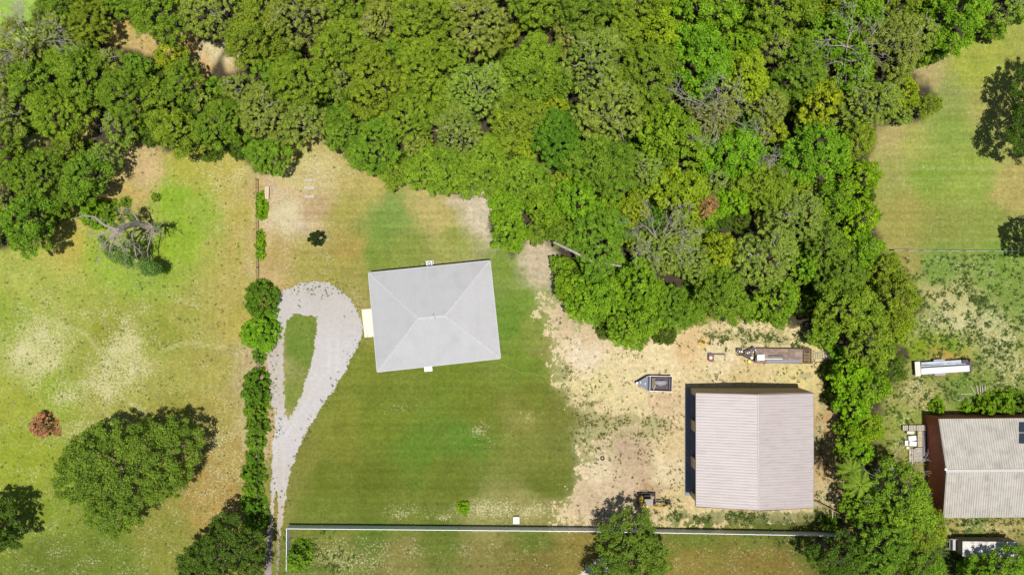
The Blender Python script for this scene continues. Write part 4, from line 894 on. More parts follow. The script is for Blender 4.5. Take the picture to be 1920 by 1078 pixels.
# materials pile beside the barn
wood = mat('weathered_pallet_wood', (.42, .37, .30), .85, 0, .25, 3); wood2 = mat('tan_crate_wood', (.46, .39, .26), .85, 0, .25, 3); wt = mat('chalk_white', (.76, .75, .74), .7, 0, .06, 2)
def pallet(px0, py0, px1, py1, h, lab, m=wood, nm='wooden_pallet', cat='pallet', grp='pallets beside the red barn'):
    z = h; a_ = W(px0, py0, z); c_ = W(px1, py1, z); cx, cy = (a_[0] + c_[0]) / 2, (a_[1] + c_[1]) / 2; sx, sy = abs(a_[0] - c_[0]), abs(a_[1] - c_[1])
    t = thing(nm, lab, cat, (cx, cy, 0), 0, grp); horizontal = sx < sy
    b = BM(); n = max(3, int(max(sx, sy) / .22))
    for k in range(n):
        if horizontal: box(b, (0, -sy / 2 + (k + .5) * sy / n, h - .02), (sx, sy / n * .8, .03))
        else: box(b, (-sx / 2 + (k + .5) * sx / n, 0, h - .02), (sx / n * .8, sy, .03))
    obj('slats', b, m, t)
    for s_ in (-.46, 0, .46):
        b = BM()
        if horizontal: box(b, (s_ * sx, 0, (h - .036) / 2), (.09, sy * .96, h - .036))
        else: box(b, (0, s_ * sy, (h - .036) / 2), (sx * .96, .09, h - .036))
        obj('runner', b, m, t)
pallet(1692.7, 797.5, 1703, 806.5, .5, 'smallest pallet, farthest left of the row at the top of the pile')
pallet(1704.3, 797.3, 1718.6, 807, .55, 'pale pallet in the middle of the row at the top of the pile')
pallet(1719.2, 797, 1736.7, 807.4, .6, 'wide pallet with a dark hole at the corner nearest the red barn', wood)
pallet(1721, 808, 1729.8, 838, .5, 'long narrow tan pallet in the middle of the pile', wood2)
pallet(1716.3, 839, 1729.8, 865.5, .45, 'weathered pallet at the bottom of the pile with white scraps', wood)
def pbox(px0, py0, px1, py1, z0, z1, name, lab, cat, m, rz=0, bev=.02, grp=None):
    a_ = W(px0, py0, z1); c_ = W(px1, py1, z1); b = BM(); box(b, (0, 0, (z1 - z0) / 2), (abs(a_[0] - c_[0]), abs(a_[1] - c_[1]), z1 - z0)); o = obj(name, b, m, None, bev)
    o.location = ((a_[0] + c_[0]) / 2, (a_[1] + c_[1]) / 2, z0); o.rotation_euler = (0, 0, rz); return tag(o, lab, cat, grp)
pbox(1701, 808, 1714.5, 813.6, 0, .6, 'cream_crate', 'cream oblong crate under the row of pallets', 'crate', mat('cream_crate', (.62, .55, .45), .7))
pbox(1703.8, 817, 1718.5, 826, 0, .5, 'white_slab_stack', 'stack of broken white slabs, upper one of two', 'slab stack', wt, R(6), .05)
pbox(1705.5, 827, 1719, 836, 0, .55, 'white_slab_stack', 'stack of broken white slabs, lower one of two', 'slab stack', wt, R(-5), .05)
pbox(1697, 825.8, 1703, 835.4, 0, .45, 'white_bucket_box', 'bright white upright box at the left side of the pile', 'box', wt)
pbox(1699.5, 837, 1705, 842, 0, .3, 'cream_block', 'small cream block below the white box in the pile', 'block', mat('cream_crate', (.62, .55, .45), .7))
for k, (a_, b_, lab) in enumerate(((1704.8, 1709.2, 'leftmost of three long planks at the foot of the pile'), (1710.2, 1712.2, 'thin middle plank of three at the foot of the pile'), (1713.2, 1715.4, 'rightmost of three long planks at the foot of the pile'))):
    pbox(a_, 841, b_, 866 + 3 * (k == 1), 0, .22 + .05 * k, 'long_plank', lab, 'plank', wood, 0, .01, 'planks at the foot of the pile')
pbox(1731, 808.5, 1736, 865, 0, .5, 'blue_grey_board_stack', 'long blue grey board stack between the pile and the red wall', 'board stack', mat('bluegrey_board', (.17, .17, .20), .7, 0, .2, 3))
# poles lying in the right field
for k, (x0, y0, x1, y1) in enumerate(((1818, 722, 1828, 738), (1830, 722, 1834, 742), (1836, 718, 1838, 742), (1841, 722, 1842, 742), (1846, 720, 1845, 741), (1800, 738.5, 1822, 737.5), (1794, 751, 1806, 746))):
    p, q = Vector((*W(x0, y0), 0)), Vector((*W(x1, y1), 0)); m_ = (p + q) / 2; b = BM(); tube(b, [(*(p - m_)[:2], .1), (0, 0, .13), (*(q - m_)[:2], .08)], [.05, .07, .05], 7)
    o = obj('bleached_pole', b, mat('bleached_pole', (.50, .43, .36), .8, 0, .15, 2)); o.location = m_
    tag(o, ('leaning leftmost pole of the upright bunch below the white trailer', 'second pole from the left in the upright bunch below the white trailer', 'middle pole of the upright bunch below the white trailer', 'second pole from the right in the upright bunch below the white trailer', 'rightmost pole of the upright bunch below the white trailer', 'bleached pole lying level left of the upright bunch', 'short slanting pole farthest down toward the barn shrubs')[k], 'pole', 'bleached poles in the right field')
# timber frame at the lower right corner of the workshop
def timber():
    ax, ay = W(1550, 952, .3); t = thing('timber_frame', 'leaning T shaped timber frame at the lower right corner of the tan workshop', 'timber frame', (ax, ay, 0))
    def L_(px, py, z): x_, y_ = W(px, py, z); return (x_ - ax, y_ - ay, z)
    tm = mat('brown_timber', (.26, .18, .13), .85, 0, .2, 3)
    b = BM(); tube(b, [L_(1527, 939, 1.3), L_(1575, 963, 1.3)], .09, 6); obj('beam', b, tm, t)
    b = BM(); tube(b, [L_(1561, 956, 1.25), L_(1561, 984, .1)], .08, 6); obj('post', b, mat('pale_timber', (.45, .38, .33), .85), t)
    b = BM(); tube(b, [L_(1554, 985, .08), L_(1567, 984, .08)], .08, 6); obj('foot', b, mat('pale_timber', (.45, .38, .33), .85), t)
    b = BM(); tube(b, [L_(1527, 939, 1.3), L_(1520, 930, .05)], .07, 6); tube(b, [L_(1575, 963, 1.3), L_(1580, 966, .05)], .07, 6); obj('strut', b, tm, t)
timber()
slabm = mat('pale_stone', (.42, .38, .29), .9, 0, .12, 3)
for k, (x0, y0, x1, y1, lab) in enumerate(((571, 335.5, 586, 340, 'upper broken pale stone slab in the lawn above the small round shrub'), (570, 349, 590, 355.5, 'middle and brightest of three pale stone slabs in the upper lawn'), (571, 366, 589, 371, 'lowest and faintest of three pale stone slabs in the upper lawn'))):
    pbox(x0, y0, x1, y1, 0, .10, 'stone_slab', lab, 'stone slab', slabm, R(2), .02, 'stone slabs in the upper lawn')
def plank_bench():
    x, y = W(500.5, 362, .4); t = thing('plank_bench', 'pale plank bench beside the vine covered fence below the trees', 'bench', (x, y, 0), R(-2))
    pm = mat('pale_plank', (.55, .44, .30), .85, 0, .1, 2)
    for s_ in (-.16, .16):
        b = BM(); box(b, (s_, 0, .43), (.29, 2.0, .05)); obj('seat_plank', b, pm, t)
    for s_ in (-.8, .8):
        b = BM(); box(b, (0, s_, .2), (.5, .08, .4)); obj('leg', b, pm, t)
plank_bench()

# ------------------------------------------------------------------ trees
LEAF = leaf_material('leaf')
BARK = mat('bark', (.16, .125, .095), .9, 0, .3, 4, .4); PALEBARK = mat('lichen_bark', (.34, .31, .26), .9, 0, .3, 4, .4, ((.20, .17, .14), .8, 2))
def leaf_mesh(name, pos, nrm, size, tint, aspect=.62, rs=None):
    N = len(pos); nrm = nrm / (np.linalg.norm(nrm, axis=1, keepdims=True) + 1e-9)
    r_ = rs.randn(N, 3); t = np.cross(nrm, r_); t /= np.linalg.norm(t, axis=1, keepdims=True) + 1e-9; b = np.cross(nrm, t)
    s = size[:, None]
    V = np.empty((N, 4, 3)); V[:, 0] = pos - t * s * .5; V[:, 1] = pos + b * s * .5 * aspect - t * s * .08; V[:, 2] = pos + t * s * .5; V[:, 3] = pos - b * s * .5 * aspect + t * s * .04
    F = np.arange(N * 4, dtype=np.int32).reshape(N, 4)
    me = new_mesh(name, V.reshape(-1, 3), F)
    a = me.attributes.new('tint', 'FLOAT', 'FACE'); a.data.foreach_set('value', np.clip(tint, 0, 1).astype(np.float32))
    me.materials.append(LEAF)
    return me
def crown(seed, Rr, H, style='oak'):
    """clumps of leaves on a lobed dome; returns leaf mesh and the clump centres"""
    rs = np.random.RandomState(seed)
    a1, a2, a3 = rs.rand(3) * 6.28
    prm = dict(oak=(.25, 1.0, 1.05, .38), bright=(.33, 1.1, 1.1, .38), moss=(.23, .80, 1.0, .38), shrub=(.19, .75, 1.25, .92), sparse=(.24, .7, .5, .5))[style]
    ls, csz, dens, depth = prm
    lob = .35 if style == 'shrub' else 1.35 if seed > 500 and seed < 520 else 1.15
    def prof(th): return 1 + lob * (.13 * np.sin(2 * th + a1) + .09 * np.sin(3 * th + a2) + .06 * np.sin(5 * th + a3))
    cen = []; rad = []
    rc0 = csz * (.42 + .065 * Rr)
    if style == 'shrub': rc0 = .34 + .06 * Rr
    tries = 0
    while tries < 5200:
        tries += 1
        u = math.sqrt(rs.rand()); th = rs.rand() * 6.283; rr = u * (Rr - rc0 * .7) * prof(th)
        x, y = rr * math.cos(th), rr * math.sin(th)
        rc = rc0 * min(1.9, max(.45, math.exp(rs.randn() * .36)))
        ok = True
        for (cx, cy, cz), cr in zip(cen, rad):
            if (cx - x) ** 2 + (cy - y) ** 2 < (.62 * (cr + rc) * (1.12 if style in ('sparse', 'moss') else 1)) ** 2: ok = False; break
        if not ok: continue
        z = H - rc * .75 - depth * H * (u ** 2.4) + rs.uniform(-.75, .3) * rc0 * 1.7
        cen.append((x, y, z)); rad.append(rc)
    ntop = len(cen)
    for k in range(int(ntop * (.55 if style != 'shrub' else .8))):       # lower skirt
        th = rs.rand() * 6.283; u = rs.uniform(.55, .97); rr = u * (Rr - rc0 * .8) * prof(th); rc = rc0 * rs.uniform(.6, 1.0)
        z = max(rc * .5, H - depth * H * (u ** 2.4) - rc * .8 - rs.uniform(.6, 2.2) * rc0 * 1.3)
        cen.append((rr * math.cos(th), rr * math.sin(th), z)); rad.append(rc)
    P = []; Nn = []; Sz = []; T = []
    for k, ((cx, cy, cz), rc) in enumerate(zip(cen, rad)):
        top_ = k < ntop
        n = int((430 if top_ else 200) * rc * rc * dens * (.25 / ls) ** 2)
        ns = max(5, int(9 * rc)); sd_ = rs.randn(ns, 3); sd_[:, 2] = np.abs(sd_[:, 2]) * .9 + .05; sd_ /= np.linalg.norm(sd_, axis=1, keepdims=True)
        which = rs.randint(0, ns, n); c_ = sd_[which]
        d = rs.randn(n, 3); d[:, 2] = d[:, 2] * .8 + .25; d /= np.linalg.norm(d, axis=1, keepdims=True)
        q = np.array([cx, cy, cz]) + c_ * rc * np.array([.72, .72, .55]) + d * (rc * .42 * np.where(rs.rand(n) < .14, rs.uniform(1.1, 1.9, n), rs.uniform(.55, 1.15, n)))[:, None]
        P.append(q); Nn.append(d * .55 + c_ * .55 + rs.randn(n, 3) * .46 + np.array([0, 0, .22]))
        Sz.append(ls * rs.uniform(.7, 1.3, n)); T.append(.5 + rs.uniform(-.2, .2) + (sd_[which, 0] * 0 + rs.rand(ns)[which] - .5) * .26 + rs.randn(n) * .20)
    pos = np.concatenate(P); pos[:, 2] = np.maximum(pos[:, 2], .06)
    me = leaf_mesh('crown', pos, np.concatenate(Nn), np.concatenate(Sz), np.concatenate(T), rs=rs)
    return me, cen[:ntop], rad[:ntop]
def wig(p, q, n, amp, r_):
    p, q = Vector(p), Vector(q); pts = [p]
    for k in range(1, n):
        v = p.lerp(q, k / n) + Vector((r_.uniform(-1, 1), r_.uniform(-1, 1), r_.uniform(-.6, .6))) * amp; pts.append(v)
    pts.append(q); return pts
def trunk_mesh(seed, Rr, H, cen, style):
    r_ = random.Random(seed); bm = BM(); r0 = .05 * Rr + .08
    if style == 'shrub': r0 = .07
    zf = .38 * H if style != 'shrub' else .2 * H
    tube(bm, wig((0, 0, -.05), (r_.uniform(-.3, .3), r_.uniform(-.3, .3), zf), 3, .1, r_), [r0 * 1.35, r0 * 1.05, r0 * .95, r0 * .85], 9)
    pick = cen[:]; r_.shuffle(pick)
    for c in pick[:12 if style != 'shrub' else 6]:
        tip = Vector(c) * 1.0; tip.z -= .1
        pts = wig((0, 0, zf * .93), tip, 5, .12 * Rr * .5, r_); tube(bm, pts, [r0 * .55, r0 * .42, r0 * .32, r0 * .24, r0 * .16, .03], 6)
    if style == 'moss':
        for k in range(3):       # bare grey limbs standing out of the foliage
            a_ = r_.uniform(0, 6.28); L = r_.uniform(.25, .8) * Rr; s = Vector((L * .35 * math.cos(a_), L * .35 * math.sin(a_), H * .93)); e = Vector((L * 1.25 * math.cos(a_ + .3), L * 1.25 * math.sin(a_ + .3), H * (1.0 - .22 * (L / Rr))))
            pts = wig(s, e, 4, .3, r_); tube(bm, pts, [.05, .045, .035, .03, .02], 5)
            for q in range(3):
                f = pts[1 + q]; tube(bm, [f, f + Vector((r_.uniform(-.8, .8), r_.uniform(-.8, .8), r_.uniform(0, .4)))], [.035, .015], 4)
    bmesh.ops.recalc_face_normals(bm, faces=bm.faces[:]); me = bpy.data.meshes.new('trunk'); bm.to_mesh(me); bm.free(); me.materials.append(PALEBARK if style == 'moss' else BARK)
    return me
PROTO = {}
def proto(kind, k):
    key = (kind, k)
    if key not in PROTO:
        style, Rr, H = dict(big=('oak', 5.4, 11.5), mid=('oak', 4.0, 9.8), small=('oak', 2.6, 7.2), tiny=('oak', 1.6, 4.6), bbig=('bright', 4.8, 10.5), bmid=('bright', 3.4, 8.4), bsmall=('bright', 2.3, 5.6),
                            mbig=('moss', 5.2, 11.6), mmid=('moss', 3.8, 9.8), msmall=('moss', 2.6, 7.4), shrub=('shrub', 1.8, 2.5), dome=('shrub', 2.8, 3.6), low=('shrub', 1.1, 1.1))[kind]
        sd_ = hash(kind) % 1 + sum(ord(c) for c in kind) * 7 + k * 131
        me, cen, rad = crown(sd_, Rr, H, style); tm = trunk_mesh(sd_, Rr, H, cen, style)
        PROTO[key] = (me, tm, Rr, H)
    return PROTO[key]
PAL = {'olive green': (.195, .295, .024), 'mid green': (.155, .265, .022), 'bright green': (.165, .310, .016), 'yellow green': (.250, .345, .018), 'grey green': (.220, .305, .052), 'dark green': (.085, .150, .016),
       'deep green': (.105, .220, .016), 'vivid green': (.190, .360, .012), 'leafy green': (.160, .250, .026), 'russet brown': (.42, .25, .13), 'brown': (.36, .22, .13), 'blackish green': (.03, .05, .012)}
first_used = set()
def plant(px, py, rpx, kind, k, colour, name, label, cat, group=None, hmul=1.0):
    me, tm, Rr, H = proto(kind, k)
    hh = H; 
    if cat == 'tree': rpx *= 1.09
    for _ in range(3):
        kk = S * (CH - .75 * hh) / CH; s = rpx * kk / Rr; hh = H * s * hmul
    x, y = W(px, py, .75 * hh)
    t = thing(name, label, cat, (x, y, 0), rnd.uniform(0, 6.28), group); t.scale = (s, s, s * hmul)
    c = PAL[colour]; j = [1 + rnd.uniform(-.07, .07) for _ in range(3)]
    o = link('crown', me, None, t); o.color = (c[0] * j[0] * 1.17, c[1] * j[1] * 1.10, c[2] * j[2], 1)
    link('trunk', tm, None, t)
    return t

# --- woodland: crowns seen in the photo, big ones first, then the gaps filled
FT = []    # (px,py,r,kind,k,colour)
def ft(x, y, r, kind, colour): FT.append([x, y, r, kind, rnd.randrange(3), colour])
HAND = [(985, 278, 24, 'bsmall', 'yellow green'), (1045, 190, 20, 'bsmall', 'yellow green'), (1185, 395, 30, 'bmid', 'yellow green'), (1245, 60, 40, 'bmid', 'yellow green'), (1405, 140, 46, 'bbig', 'yellow green'), (1560, 60, 40, 'bmid', 'bright green'),
        (1395, 80, 34, 'bmid', 'bright green'), (1545, 190, 40, 'bmid', 'yellow green'), (1700, 170, 28, 'bmid', 'yellow green'), (1455, 245, 26, 'bsmall', 'yellow green'), (1380, 372, 30, 'bmid', 'vivid green'), (1620, 330, 34, 'bmid', 'vivid green'), (1620, 410, 36, 'bmid', 'vivid green'), (1625, 470, 34, 'bmid', 'bright green'),
        (318, 104, 30, 'bmid', 'yellow green'), (158, 34, 44, 'big', 'olive green'), (290, 20, 55, 'big', 'mid green'), (338, 150, 38, 'mid', 'mid green'), (500, 290, 40, 'mid', 'mid green'), (955, 430, 40, 'bmid', 'bright green'), (1020, 390, 34, 'bmid', 'bright green'), (950, 385, 32, 'bmid', 'bright green'),
        (1745, 195, 24, 'small', 'olive green'), (1680, 80, 56, 'mbig', 'grey green'), (1640, 190, 50, 'mbig', 'grey green'), (1345, 215, 40, 'mmid', 'grey green'), (1720, 60, 44, 'mmid', 'grey green'), (40, 75, 46, 'mmid', 'grey green'), (110, 60, 40, 'mmid', 'grey green'), (900, 160, 55, 'mbig', 'grey green'), (860, 245, 48, 'mbig', 'grey green'),
        (1115, 110, 60, 'mbig', 'grey green'), (1240, 470, 46, 'mbig', 'grey green'), (1440, 480, 60, 'mbig', 'grey green'), (1500, 400, 50, 'mbig', 'grey green'), (1290, 440, 34, 'mmid', 'grey green'), (700, 150, 60, 'big', 'olive green'), (640, 80, 55, 'big', 'olive green'), (560, 150, 55, 'big', 'olive green'), (470, 60, 55, 'big', 'olive green'),
        (700, 270, 50, 'big', 'mid green'), (640, 240, 42, 'mid', 'mid green'), (760, 215, 46, 'big', 'olive green'), (790, 120, 50, 'big', 'olive green'), (410, 230, 48, 'big', 'mid green'), (225, 175, 48, 'big', 'mid green'), (100, 210, 50, 'big', 'olive green'), (60, 330, 55, 'big', 'mid green'), (40, 420, 50, 'mid', 'mid green'), (150, 330, 44, 'mid', 'mid green'), (320, 240, 44, 'mid', 'olive green'),
        (1110, 560, 50, 'bbig', 'bright green'), (1190, 610, 48, 'bbig', 'bright green'), (1075, 540, 34, 'bmid', 'bright green'), (1270, 580, 44, 'big', 'mid green'), (1360, 550, 50, 'big', 'mid green'), (1600, 580, 55, 'mid', 'olive green'), (1640, 640, 50, 'mid', 'olive green'), (1685, 560, 48, 'mid', 'olive green'), (1690, 610, 30, 'small', 'yellow green'), (1580, 520, 44, 'mid', 'mid green'), (1660, 510, 34, 'mid', 'olive green'),
        (1600, 702, 32, 'bmid', 'vivid green'), (1635, 730, 36, 'bmid', 'bright green'), (1602, 765, 32, 'bmid', 'vivid green'), (1630, 800, 30, 'bmid', 'vivid green'), (1597, 838, 26, 'bsmall', 'bright green'), (1622, 850, 24, 'bsmall', 'vivid green'), (1670, 690, 30, 'small', 'dark green'),
        (1608, 955, 28, 'bmid', 'bright green'), (1700, 940, 62, 'big', 'olive green'), (1660, 1030, 56, 'big', 'mid green'), (1580, 1050, 46, 'mid', 'dark green'), (1740, 1000, 40, 'mid', 'olive green'), (1650, 905, 24, 'small', 'mid green'), (1735, 1065, 40, 'mid', 'mid green')]
for h in HAND: ft(*h)
rp = random.Random(11)
def pick_style(x, y, r):
    u = rp.random()
    if x > 1555 and 660 < y < 880: fam, colr = 'b', rp.choice(['vivid green', 'bright green', 'vivid green'])
    elif x > 1550 and y > 880: fam, colr = ('', rp.choice(['mid green', 'olive green', 'dark green']))
    elif x < 600: fam, colr = ('m', 'grey green') if u < .28 else ('', 'olive green' if u < .6 else 'mid green')
    elif x < 1040 and y < 380: fam, colr = ('m', 'grey green') if u < .2 else ('', 'olive green' if u < .72 else 'mid green')
    elif x < 1560 and y < 500:
        if u < .25: fam, colr = 'm', 'grey green'
        elif u < .5: fam, colr = 'b', 'bright green'
        elif u < .6: fam, colr = 'b', 'yellow green'
        elif u < .8: fam, colr = '', 'mid green'
        else: fam, colr = '', rp.choice(['olive green', 'deep green'])
    elif y < 500: fam, colr = ('m', 'grey green') if u < .35 else ('', 'olive green') if u < .6 else ('b', 'bright green')
    else: fam, colr = ('b', 'bright green') if u < .5 else ('', 'mid green') if u < .8 else ('m', 'grey green')
    size = 'big' if r > 46 else 'mid' if r > 33 else 'small' if r > 21 else 'tiny'
    if fam == 'b' and size == 'tiny': size = 'small'
    if fam == 'm' and size == 'tiny': fam = ''
    return fam + size, colr
for r, cap in ((60, 16), (52, 24), (44, 36), (36, 46), (28, 40), (21, 34), (16, 30)):
    cand = np.stack([np.array([rp.uniform(-30, 1950) for _ in range(9000)]), np.array([rp.uniform(-40, 1115) for _ in range(9000)])], 1)
    d = sdf(cand[:, 0], cand[:, 1], CANOPY); n = 0
    for hh in HOLES: d = np.minimum(d, -sdf(cand[:, 0], cand[:, 1], hh) - (r * .22 if HOLES.index(hh) < 5 else -r * .25))
    for (x, y), dd in zip(cand, d):
        if dd < r * (1.06 if x > 1380 and y > 560 else .88): continue
        if n >= cap: break
        if all((x - f[0]) ** 2 + (y - f[1]) ** 2 > (.78 * (r + f[2])) ** 2 for f in FT):
            kd, cl = pick_style(x, y, r); FT.append([x, y, r, kd, rp.randrange(3), cl]); n += 1
print('woodland trees', len(FT))
# labels: colour + size + texture, then the nearest thing one can find, then the rank by distance from it
LM = [('the sandy clearing in the upper left', 310, 85), ('the twisted dead tree', 205, 420), ('the plank bench', 500, 320), ('the roof of the grey hip roofed house', 815, 480), ('the stone slabs', 600, 290), ('the bare grey snag', 1345, 190),
      ('the bare patch by the lawn', 905, 380), ('the russet crown', 1325, 385), ('the skiff', 1200, 660), ('the yellow platform', 1317, 630), ('the wooden flatbed trailer', 1460, 640), ('the white trailer in the pasture', 1712, 690),
      ('the tan workshop\'s right side', 1560, 850), ('the red barn', 1700, 880), ('the right end of the white fence', 1597, 1003), ('the right hand wire fence', 1668, 470), ('the top right pasture', 1700, 250), ('the photo\'s top left corner', 0, 0),
      ('the photo\'s top edge centre', 900, 0), ('the photo\'s top right corner', 1920, 0), ('the fallen grey log', 1110, 485), ('the photo\'s left edge', 0, 300), ('the dark canopy gap near the top', 1035, 60)]
ORD = ['nearest', 'second nearest', 'third nearest', 'fourth nearest', 'fifth nearest', 'sixth nearest', 'seventh nearest', 'eighth nearest', 'ninth nearest', 'tenth nearest', 'eleventh nearest', 'twelfth nearest', 'thirteenth nearest', 'fourteenth nearest']
buckets = {}
for f in FT:
    j = min(range(len(LM)), key=lambda q: (LM[q][1] - f[0]) ** 2 + (LM[q][2] - f[1]) ** 2); sz = 'big' if f[2] > 46 else 'medium' if f[2] > 30 else 'small'
    f.append((f[5], sz, j)); buckets.setdefault(f[6], []).append(f)
labels = {}
for key, fs in buckets.items():
    c_, sz, j = key; fs.sort(key=lambda f: (LM[j][1] - f[0]) ** 2 + (LM[j][2] - f[1]) ** 2)
    for q, f in enumerate(fs):
        tex = 'with bare grey limbs' if f[3].startswith('m') else 'tree'
        nm = f'{sz} {c_} crown'
        labels[id(f)] = nm + (' nearest ' if len(fs) == 1 else ', ' + ORD[min(q, 13)] + ' to ') + LM[j][0]
for f in FT:
    plant(f[0], f[1], f[2], f[3], f[4], f[5], 'broadleaf_tree', labels[id(f)], 'tree', 'trees of the woodland')

# dark understory bushes added so the gaps between the crowns look shaded
UB = []
for _ in range(12000):
    x, y = rp.uniform(0, 1920), rp.uniform(0, 1078)
    if len(UB) >= 60: break
    if all((x - f[0]) ** 2 + (y - f[1]) ** 2 > (f[2] * 1.0) ** 2 for f in FT) and all((x - u[0]) ** 2 + (y - u[1]) ** 2 > 30 ** 2 for u in UB):
        if float(sdf([x], [y], CANOPY)[0]) > 16 and min(-float(sdf([x], [y], hh)[0]) for hh in HOLES[:5]) > 26: UB.append((x, y))
ub = {}
for x, y in UB:
    j = min(range(len(LM)), key=lambda q: (LM[q][1] - x) ** 2 + (LM[q][2] - y) ** 2); ub.setdefault(j, []).append((x, y))
for j, us in ub.items():
    us.sort(key=lambda u: (LM[j][1] - u[0]) ** 2 + (LM[j][2] - u[1]) ** 2)
    for q, (x, y) in enumerate(us):
        plant(x, y, 26, 'dome', q % 3, 'dark green', 'added_gap_bush', 'added dark bush in a canopy gap' + (' nearest ' if len(us) == 1 else ', ' + ORD[min(q, 13)] + ' to ') + LM[j][0], 'bush', 'added understory bushes')
print('understory', len(UB))

# --- single trees and shrubs
def big_lone(px, py, rx, base_px, colour, seeds, label, H=10.5, style='oak', name='oak_tree', stretch=1.0):
    me, cen, rad = crown(seeds, rx, H, style); tm = trunk_mesh(seeds, rx, H, cen, style)
    x, y = W(px, py, H * .75); t = thing(name, label, 'tree', (x, y, 0), 0); t.scale = (stretch, 1, 1)
    o = link('crown', me, None, t); o.color = (*PAL[colour], 1); link('trunk', tm, None, t); return t
big_lone(222, 888, 9.3, None, 'leafy green', 513, 'very large lone spreading oak in the lower left field', 10.5, stretch=1.06)
big_lone(408, 1056, 6.4, None, 'dark green', 502, 'large dark oak at the bottom edge left of the driveway end', 10.5)
big_lone(-32, 1002, 4.9, None, 'dark green', 503, 'dark oak cut off by the left edge of the photo near the bottom', 9)
big_lone(1184, 1056, 6.6, None, 'leafy green', 504, 'round leafy oak over the white fence below the mini excavator', 9.5)
big_lone(1996, 190, 7.4, None, 'dark green', 505, 'tall shade-darkened oak at the right edge above the wire fence', 12)  # leaf colour darkened to stand for the shaded side of the crown
big_lone(1968, 445, 3.1, None, 'dark green', 506, 'small shade-darkened tree cut off by the right edge at the wire fence', 9)  # shaded side put into the leaf colour here too
big_lone(1880, 1085, 5.0, None, 'bright green', 507, 'bright leafy tree overhanging the dirty white box trailer', 7.5)
SH = [(481, 561, 39, 'dome', 0, 'deep green', 'large dense round shrub, top one of the pair beside the driveway loop', 'shrub'),
      (479, 626, 40, 'dome', 1, 'bright green', 'large dense brighter shrub, lower one of the pair beside the driveway loop', 'shrub'),
      (483, 670, 15, 'low', 0, 'deep green', 'little shrub between the large shrub pair and the clipped hedge', 'shrub'),
      (592, 447, 17, 'shrub', 0, 'blackish green', 'small round dark shrub alone in the upper lawn', 'shrub'), (868, 954, 14, 'shrub', 1, 'vivid green', 'small bright green bush alone just above the white fence', 'shrub'),
      (290, 370, 10, 'low', 1, 'mid green', 'tiny round shrub in the left field near the woodland', 'shrub'), (165, 399, 33, 'shrub', 2, 'bright green', 'bright bushy shrub under the left limbs of the dead tree', 'shrub'), (195, 392, 20, 'shrub', 0, 'mid green', 'darker bush between the bright shrub and the dead tree trunk', 'shrub'),
      (232, 378, 12, 'low', 2, 'mid green', 'small green clump touching the upper side of the dead tree', 'shrub'), (553, 1054, 28, 'shrub', 1, 'mid green', 'bushy shrub at the lower end of the fence corner', 'shrub'), (568, 1030, 18, 'low', 0, 'deep green', 'low shrub tucked inside the white fence corner', 'shrub'),
      (1765, 765, 17, 'shrub', 2, 'vivid green', 'rounded green shrub nearest the upper left corner of the red barn', 'shrub'), (1814, 767, 13, 'low', 1, 'vivid green', 'smallest round shrub along the upper wall of the red barn', 'shrub'),
      (1855, 765, 24, 'shrub', 0, 'bright green', 'left end shrub of the clump above the red barn roof', 'shrub'), (1890, 758, 26, 'shrub', 1, 'bright green', 'middle shrub of the clump above the red barn roof', 'shrub'), (1922, 755, 24, 'shrub', 2, 'mid green', 'shrub above the barn roof cut by the right edge', 'shrub'),
      (1560, 985, 18, 'shrub', 0, 'mid green', 'shrub beside the foot of the timber frame', 'shrub'), (1810, 1062, 16, 'low', 2, 'bright green', 'low bush in front of the tool box of the dirty box trailer', 'shrub')]
for px, py, r, kd, k, cl, lab, cat in SH: plant(px, py, r, kd, k, cl, 'garden_shrub', lab, cat, 'shrubs and bushes')
hedge = [(475, 716, 26, 'deep green'), (473, 742, 29, 'deep green'), (472, 772, 26, 'mid green'), (475, 801, 25, 'deep green'), (474, 832, 21, 'mid green'), (471, 860, 20, 'deep green'), (467, 890, 25, 'deep green'), (469, 920, 21, 'mid green'), (467, 950, 27, 'deep green'), (472, 984, 26, 'deep green')]
for q, (x, y, r, cl) in enumerate(hedge):
    plant(x, y, r, 'shrub', q % 3, cl, 'hedge_bush', f'{cl} hedge bush, {["topmost", "second from the top", "third from the top", "fourth from the top", "fifth from the top", "sixth from the top", "fourth from the bottom", "third from the bottom", "second from the bottom", "bottommost"][q]} of the hedge row by the driveway', 'hedge bush', 'hedge row left of the driveway')
for q, (x, y, r, lab) in enumerate(((487, 368, 12, 'topmost'), (488, 384, 13, 'second'), (488, 401, 12, 'third'), (486, 440, 11, 'fourth'), (486, 458, 12, 'fifth'), (486, 477, 11, 'lowest'))):
    plant(x, y, r, 'low', q % 3, 'vivid green', 'fence_vine', f'bright green vine clump on the wire fence, {lab} of six from the bench down', 'vine', 'vine clumps on the hedgerow fence', 1.3)
plant(68, 801, 27, 'shrub', 1, 'brown', 'dead_bush', 'dead brown bush alone in the left field', 'bush')
plant(1325, 385, 24, 'small', 1, 'russet brown', 'dead_leaved_tree', 'russet crown of dead leaves amid the green woodland', 'tree', hmul=1.75)

